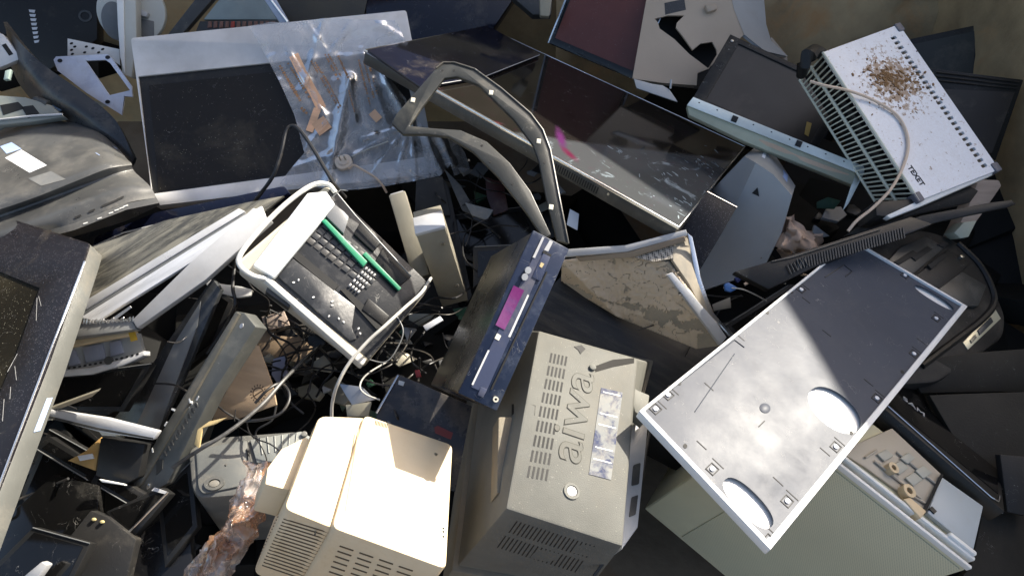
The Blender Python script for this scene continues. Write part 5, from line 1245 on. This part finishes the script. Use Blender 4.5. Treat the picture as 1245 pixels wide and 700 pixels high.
def inside(u, v, P):
    r = False; n = len(P)
    for i in range(n):
        (x1, y1), (x2, y2) = P[i-1], P[i]
        if (y1 > v) != (y2 > v) and u < (x2-x1)*(v-y1)/(y2-y1)+x1: r = not r
    return r
bag = T('plastic_bag', 'clear printed plastic bag spread over the wide silver monitor', 'bag', (430, 130, .25), (.12, -.48, .87), ((188, 250), (530, 212)))
bag.M = LCD.M.copy(); bag.M.translation = LCD.M @ Vector((*LCD.L(430, 130, .02), .02)); bag.I = bag.M.inverted(); bag.r.matrix_world = bag.M
OUT = [(302, 32), (330, 27), (357, 28), (372, 26), (395, 22), (430, 24), (480, 25), (485, 32), (493, 50), (470, 55), (444, 62), (462, 80), (492, 118), (510, 150), (530, 165), (552, 168), (565, 185), (572, 206), (552, 214), (548, 200), (535, 214), (505, 220), (470, 226), (440, 230), (405, 232), (380, 226), (340, 224), (352, 207), (370, 186), (366, 170), (358, 140), (340, 100), (322, 66)]
CREASE = [((395, 22), (368, 110), .016, 7), ((372, 26), (395, 60), .012, 5), ((425, 95), (398, 225), .026, 8), ((425, 95), (432, 150), .012, 5), ((350, 60), (395, 140), .010, 6), ((430, 24), (402, 65), .012, 5), ((440, 60), (470, 150), .009, 5), ((498, 150), (430, 190), .012, 5), ((498, 150), (450, 215), .012, 4), ((498, 150), (480, 225), .012, 4), ((500, 150), (440, 170), .01, 4), ((500, 150), (505, 220), .012, 4), ((515, 160), (540, 215), .016, 5), ((535, 165), (550, 200), .02, 5), ((460, 80), (498, 150), .02, 6), ((462, 30), (490, 48), .014, 6), ((352, 205), (400, 190), .012, 6), ((370, 186), (395, 150), .016, 6)]
def seg(u, v, a, b):
    ax, ay = a; bx, by = b; dx, dy = bx-ax, by-ay; k = max(0, min(1, ((u-ax)*dx+(v-ay)*dy)/(dx*dx+dy*dy)))
    return math.hypot(u-ax-k*dx, v-ay-k*dy)
def bag_z(u, v, seed=0.):
    z = .012+.012*mn.noise(Vector((u*.035, v*.05, seed)))+.003*mn.noise(Vector((u*.09, v*.10, seed+4)))
    for a, b, h, w_ in CREASE: z += .75*h*max(0, 1-seg(u, v, a, b)/(1.5*w_))**1.5
    if v < 62: z += (62-v)*.0008
    if u > 520: z -= (u-520)*.0012
    return z
def film(name, seed, dz, OUT, st=3.):
    def fn(u, v):
        z = bag_z(u, v, seed)+dz; return (*bag.L(u, v, z), z)
    V, Fc = outline_mesh(OUT, st, fn)
    me = bpy.data.meshes.new(name); me.from_pydata(V, [], Fc)
    for p in me.polygons: p.use_smooth = True
    o = bpy.data.objects.new(name, me); COL.objects.link(o); me.materials.append(bagm); o.parent = bag.r; return o
film('front_film', 0., .004, OUT, 2.)
film('back_film', 7., -.006, OUT, 3.)
ink = mat('orange_brown_ink', (.34, .17, .07), .6, bump=0); inkw = mat('pale_bag_ink', (.62, .55, .46), .6, bump=0)
def on_bag(u, v, e=.006): z = bag_z(u, v, 0.)+e; return Vector((*bag.L(u, v, z), z))
def bag_line(a, b, wd, m, name='print', dash=None):
    mb = MB(); rr = random.Random(int(a[0]*7+a[1])); n = max(3, int(math.hypot(b[0]-a[0], b[1]-a[1])/3))
    dx, dy = b[0]-a[0], b[1]-a[1]; L_ = math.hypot(dx, dy); nx, ny = -dy/L_*wd, dx/L_*wd
    for k in range(n):
        if dash and rr.random() > dash: continue
        f0 = k/n; f1 = (k+(1 if not dash else rr.uniform(.45, .9)))/n
        w1 = rr.uniform(.5, 1.1) if dash else 1.
        q = [(a[0]+dx*f0-nx*w1, a[1]+dy*f0-ny*w1), (a[0]+dx*f1-nx*w1, a[1]+dy*f1-ny*w1), (a[0]+dx*f1+nx*w1, a[1]+dy*f1+ny*w1), (a[0]+dx*f0+nx*w1, a[1]+dy*f0+ny*w1)]
        mb.bm.faces.new([mb.bm.verts.new(on_bag(*p)) for p in q])
    return bag.b(mb, name, m, smooth=0)
for a, b, wd in (((350, 77), (378, 122), 1.5), ((378, 74), (412, 132), 1.4), ((383, 76), (398, 100), 1.3), ((395, 66), (412, 98), 1.3), ((399, 66), (414, 92), 1.2), ((411, 68), (424, 96), 1.3), ((424, 110), (432, 140), 1.), ((436, 73), (450, 128), 1.1), ((442, 74), (455, 120), 1.1), ((448, 76), (459, 116), 1.), ((392, 88), (414, 130), 1.)):
    bag_line(a, b, wd, ink, dash=.85)
peach = mat('peach_strip', (.72, .43, .26), .85, var=.15, bump=.1)
for a, b, wd in (((357, 67), (366, 86), 6), ((366, 86), (384, 118), 5.5), ((384, 118), (391, 132), 6), ((386, 132), (376, 160), 4.5), ((386, 146), (396, 160), 9), ((452, 136), (461, 146), 5)): bag_line(a, b, wd, peach, 'orange_patch')
bag_line((340, 80), (366, 124), 2.2, ink, dash=.95); bag_line((366, 131), (374, 139), 2.4, ink, dash=.95)
# ---------------------------------------------------------------- plug
t = T('mains_plug', 'round cream mains plug with two pins lying on the clear bag', 'plug', (418, 198, .30), (.15, -.6, .78), ((408, 198), (428, 198)))
t.M = bag.M.copy(); t.M.translation = bag.M @ on_bag(418, 198, .014); t.I = t.M.inverted(); t.r.matrix_world = t.M
pcm = mat('plug_cream', (.66, .55, .44), .45, dust=.3)
t.b(MB().prism(rnd(oval(0, 0, .030, .026, .3, 20, 2.6), .002), -.012, .014, bev=.006), 'body', pcm)
t.b(MB().prism(oval(0, .002, .019, .017, 0, 20), .010, .018, bev=.002), 'face', pcm)
for x in (-.008, .009): t.b(MB().tube([(x, .004, .016), (x-.004, .012, .040)], .003, 8), 'pin', screw)
t.b(MB().tube(crom([t.L3(424, 205, .008), t.L3(430, 201, .018), t.L3(440, 206, .02), t.L3(455, 215, .02), t.L3(464, 224, .01), t.L3(470, 234, -.02)]), .0042), 'cord', wirec)
t.b(MB().tube([t.L3(428, 190, .012), t.L3(450, 180, .014), t.L3(472, 172, .012)], .003, 6), 'cord', wireg)
# ---------------------------------------------------------------- bubble wrap
rt = root_of('bubble_wrap', 'crumpled orange and clear plastic wrapping beside the cream monitor', 'wrap', W(280, 640, .12))
om = film_material('orange_film', .22, .62, (.72, .38, .2), (.85, .74, .68), 16, .22)
rowA = []; rr = random.Random(14)
spine = [(316, 560, .14), (308, 590, .14), (300, 615, .15), (290, 640, .16), (272, 665, .16), (256, 690, .15), (244, 720, .13)]
for (u, v, h) in spine:
    w_ = 10+10*((v-560)/160)**.7
    rowA.append([(u-w_*1.3+rr.uniform(-4, 4), v-3+rr.uniform(-4, 4), h-.03), (u-w_*.5+rr.uniform(-4, 4), v+rr.uniform(-5, 5), h+.02+rr.uniform(-.02, .03)), (u+rr.uniform(-4, 4), v+rr.uniform(-5, 5), h+rr.uniform(-.03, .03)), (u+w_*.7, v+4+rr.uniform(-4, 4), h+.01+rr.uniform(-.02, .02)), (u+w_*1.4+rr.uniform(-3, 3), v+8, h-.04)])
o = wsurf('film', om, rowA, 0, rt, 9, 0)
for v in o.data.vertices:
    q = v.co*42; v.co += Vector((mn.noise(q), mn.noise(q+Vector((5, 0, 0))), mn.noise(q+Vector((0, 9, 0)))))*.014; q = v.co*120; v.co += Vector((mn.noise(q), mn.noise(q+Vector((5, 0, 0))), mn.noise(q+Vector((0, 9, 0)))))*.006
for p in o.data.polygons: p.use_smooth = True
# ---------------------------------------------------------------- cables
cable('black mains cable arching over the black screen of the silver lcd', [(305, 250, .14), (318, 234, .2), (333, 212, .25), (342, 185, .29), (348, 160, .32), (356, 153, .33), (366, 160, .33), (380, 180, .31), (395, 205, .28), (408, 226, .24), (420, 240, .18)], .0058, wirek)
cable('pale grey cable curving from the opened printer to the cream monitor', [(524, 338, .14), (512, 356, .18), (492, 374, .2), (468, 396, .21), (446, 416, .2), (424, 442, .18), (410, 468, .15), (404, 490, .1), (403, 515, .04)], .0045, wireg)
cable('thick grey black cable crossing the stamped cardboard', [(210, 568, .06), (240, 548, .13), (270, 530, .15), (300, 508, .14), (322, 488, .13), (345, 462, .11), (372, 435, .05), (395, 415, 0)], .005, mat('dusty_cable', (.03, .03, .03), .4, dust=.5, dustc=(.35, .34, .32)))
cable('black cable looped beside the stamped cardboard', [(290, 512, .1), (318, 510, .1), (340, 503, .1), (351, 488, .1), (350, 474, .1), (340, 466, .1), (325, 474, .11), (310, 490, .1)], .004, wirek)
cable('black cable hanging over the white hook left of the opened printer', [(300, 250, .16), (288, 290, .18), (285, 325, .16), (283, 350, .14), (286, 370, .13), (275, 395, .06), (252, 430, 0)], .005, wirek)
cable('thin black cable running down the socket side of the warm grey television', [(792, 515, .12), (786, 545, .16), (782, 575, .18), (768, 625, .2), (748, 662, .2), (722, 700, .16), (700, 730, .1)], .0035, wirek)
cable('thin beige wire behind the metal tray corner', [(905, 346, .08), (925, 336, .1), (945, 332, .11), (972, 333, .1), (990, 338, .05)], .0045, wirec)
cable('thin grey wire from the blue connector under the metal tray', [(880, 350, .05), (900, 351, .08), (918, 358, .06), (932, 366, .02)], .0022, wireg)
cable('thin grey wire above the beige wire near the vented cover', [(903, 330, .06), (920, 331, .1), (938, 337, .08), (955, 345, .02)], .0025, wireg)
slab('wire_connector', 'small blue wire connector in the dark gap left of the metal tray', 'connector', flat('connector_blue', (.06, .16, .42), .4), [(881, 345), (886, 343), (898, 350), (889, 355), (882, 353)], .07, UPV, .012, .002)
slab('cable_sleeve', 'dark blue sleeve on the wires under the grey monitor shell', 'sleeve', flat('sleeve_blue', (.02, .03, .12), .5), [(893, 338), (910, 326), (916, 328), (897, 344)], .04, UPV, .012, .002)
cable('thin black wire hoop at the foot of the opened printer', [(500, 402, .06), (494, 420, .07), (482, 436, .06), (470, 441, .05), (452, 438, .05)], .002, wirek)
cable('white wire curl below the opened printer', [(470, 440, .05), (450, 452, .06), (440, 462, .06), (438, 472, .06), (446, 480, .05), (462, 486, .04)], .0024, wireg)
rr = random.Random(33)
def tangle(n, x0, x1, y0, y1, h0, h1):
    for k in range(n):
        u = rr.uniform(x0, x1); v = rr.uniform(y0, y1); a = rr.uniform(0, 6.28); P_ = []
        for i in range(6):
            P_.append((u, v, rr.uniform(h0, h1))); a += rr.uniform(-.8, .8); u += math.cos(a)*26; v += math.sin(a)*18
        cable('thin black wire tangled in the dark gaps of the pile', P_, rr.uniform(.0014, .0036), wirek, group='black wires tangled in the gaps', n=6, name='thin_wire', cat='wire')
tangle(26, 300, 430, 360, 480, -.12, .0)
tangle(26, 430, 570, 370, 480, -.1, .02)
tangle(8, 560, 660, 200, 300, -.05, .06)
tangle(5, 240, 340, 480, 520, -.02, .06)
tangle(6, 860, 960, 330, 400, -.12, -.03)
tangle(4, 60, 220, 540, 640, -.06, .02)
# grey rag of film and scraps in the middle gap
for lab, px, h, mm in (('grey torn plastic film in the dark hollow under the loose bezel', [(540, 205), (560, 225), (575, 250), (600, 258), (585, 266), (562, 256)], .02, darkg),
                       ('dull red brown casing piece in the hollow inside the loose bezel', [(590, 215), (612, 222), (618, 255), (600, 262), (592, 240)], -.02, mat('dark_red_case', (.05, .015, .013), .4, dust=.3)),
                       ('crumpled grey plastic flap below the loose bezel', [(565, 246), (600, 255), (592, 268), (574, 262)], .03, grey),
                       ('silver metal bracket peeking out above the cream monitor', [(412, 466), (440, 470), (456, 486), (428, 492), (420, 480)], .0, zinc),
                       ('olive clear plastic piece right above the cream monitor', [(420, 492), (452, 488), (448, 506), (422, 506)], -.02, olive),
                       ('white scrap label in the wires beside the disc player', [(514, 396), (535, 384), (539, 389), (518, 402)], .02, label_w),
                       ('lilac grey box corner under the opened printer', [(332, 436), (348, 432), (350, 455), (338, 468), (330, 455)], -.06, mat('lilac_case', (.25, .25, .32), .4, dust=.4)),
                       ('black hub of a broken part below the opened printer corner', [(375, 408), (390, 406), (396, 418), (384, 424), (374, 418)], .02, blk),
                       ('small red connector in the wires beside the disc player', [(504, 450), (510, 449), (512, 458), (506, 459)], .02, flat('dull_red', (.3, .03, .03)))):
    slab('scrap', lab, 'scrap', mm, px, h, UPV, .01, .0015)

# small broken bits lying deep in the gaps
rr = random.Random(91)
bits = [mat('bit_dark', (.03, .03, .03), .4, dust=.4), grey, darkg, olive, lgrey, blkd, blk, mat('bit_board', (.03, .09, .05), .4, dust=.4)]
spots = [(300, 420, 390, 500, 26), (430, 570, 370, 480, 24), (540, 680, 200, 320, 26), (40, 240, 430, 690, 12), (680, 800, 330, 470, 6), (870, 1010, 240, 420, 12), (1140, 1240, 440, 680, 8), (110, 210, 90, 170, 5), (380, 480, 455, 520, 5), (1000, 1200, 200, 300, 6)]
for x0, x1, y0, y1, n in spots:
    for k in range(n):
        u = rr.uniform(x0, x1); v = rr.uniform(y0, y1); P_ = []; m_ = rr.randint(3, 5); sz = rr.uniform(6, 20)
        for i in range(m_):
            a = (i+rr.uniform(-.3, .3))*6.283/m_; P_.append((u+math.cos(a)*sz*rr.uniform(.6, 1.2), v+math.sin(a)*sz*.7*rr.uniform(.5, 1.2)))
        slab('broken_bit', 'small broken bit of plastic or board lying in the dark gaps of the pile', 'fragment', rr.choice(bits[:1]+bits[5:7]+bits[2:4] if x0 == 40 else bits), P_, rr.uniform(-.26, -.10), (rr.uniform(-.5, .5), rr.uniform(-.7, .1), .8), rr.uniform(.003, .02), .001, group='broken bits in the gaps')
# ---------------------------------------------------------------- black casings buried deep in the pile
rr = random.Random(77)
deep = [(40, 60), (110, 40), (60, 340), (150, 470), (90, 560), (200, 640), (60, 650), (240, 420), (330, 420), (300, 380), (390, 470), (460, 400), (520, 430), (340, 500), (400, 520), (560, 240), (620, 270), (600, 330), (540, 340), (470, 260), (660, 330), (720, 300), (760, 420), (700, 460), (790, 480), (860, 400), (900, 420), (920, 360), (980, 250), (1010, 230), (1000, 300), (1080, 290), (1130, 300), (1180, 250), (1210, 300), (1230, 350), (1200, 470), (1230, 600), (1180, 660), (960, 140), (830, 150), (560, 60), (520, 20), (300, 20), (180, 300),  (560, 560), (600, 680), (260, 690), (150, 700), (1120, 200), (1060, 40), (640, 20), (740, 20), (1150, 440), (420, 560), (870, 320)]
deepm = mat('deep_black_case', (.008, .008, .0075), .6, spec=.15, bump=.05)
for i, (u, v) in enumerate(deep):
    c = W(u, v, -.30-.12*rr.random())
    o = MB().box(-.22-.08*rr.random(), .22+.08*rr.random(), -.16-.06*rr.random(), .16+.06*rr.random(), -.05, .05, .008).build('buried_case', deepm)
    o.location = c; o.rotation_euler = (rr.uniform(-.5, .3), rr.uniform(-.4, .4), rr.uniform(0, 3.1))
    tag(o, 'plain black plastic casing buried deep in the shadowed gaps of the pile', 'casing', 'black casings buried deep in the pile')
# ---------------------------------------------------------------- daylight
sl = bpy.data.lights.new('sun', 'SUN'); sl.energy = 5.0; sl.angle = math.radians(.5); sl.color = (1, .93, .81)
so = bpy.data.objects.new('sun', sl); COL.objects.link(so); so.rotation_euler = SUN.to_track_quat('Z', 'Y').to_euler()
wd_ = bpy.data.worlds.new('World'); S.world = wd_; wd_.use_nodes = True; nt = wd_.node_tree
sk = nt.nodes.new('ShaderNodeTexSky'); sk.sky_type = 'NISHITA'; sk.sun_disc = False
sk.dust_density = 4.; sk.air_density = 1.; sk.ozone_density = .5; sk.sun_elevation = EL; sk.sun_rotation = math.atan2(SUN.x, SUN.y)
nt.links.new(sk.outputs[0], nt.nodes['Background'].inputs[0]); nt.nodes['Background'].inputs[1].default_value = .105
vs = S.view_settings; vs.view_transform = 'Standard'; vs.look = 'None'; vs.gamma = 1; vs.exposure = 1.2
S.render.engine = 'CYCLES'; S.cycles.max_bounces = 8; S.cycles.transparent_max_bounces = 16; S.cycles.use_denoising = True
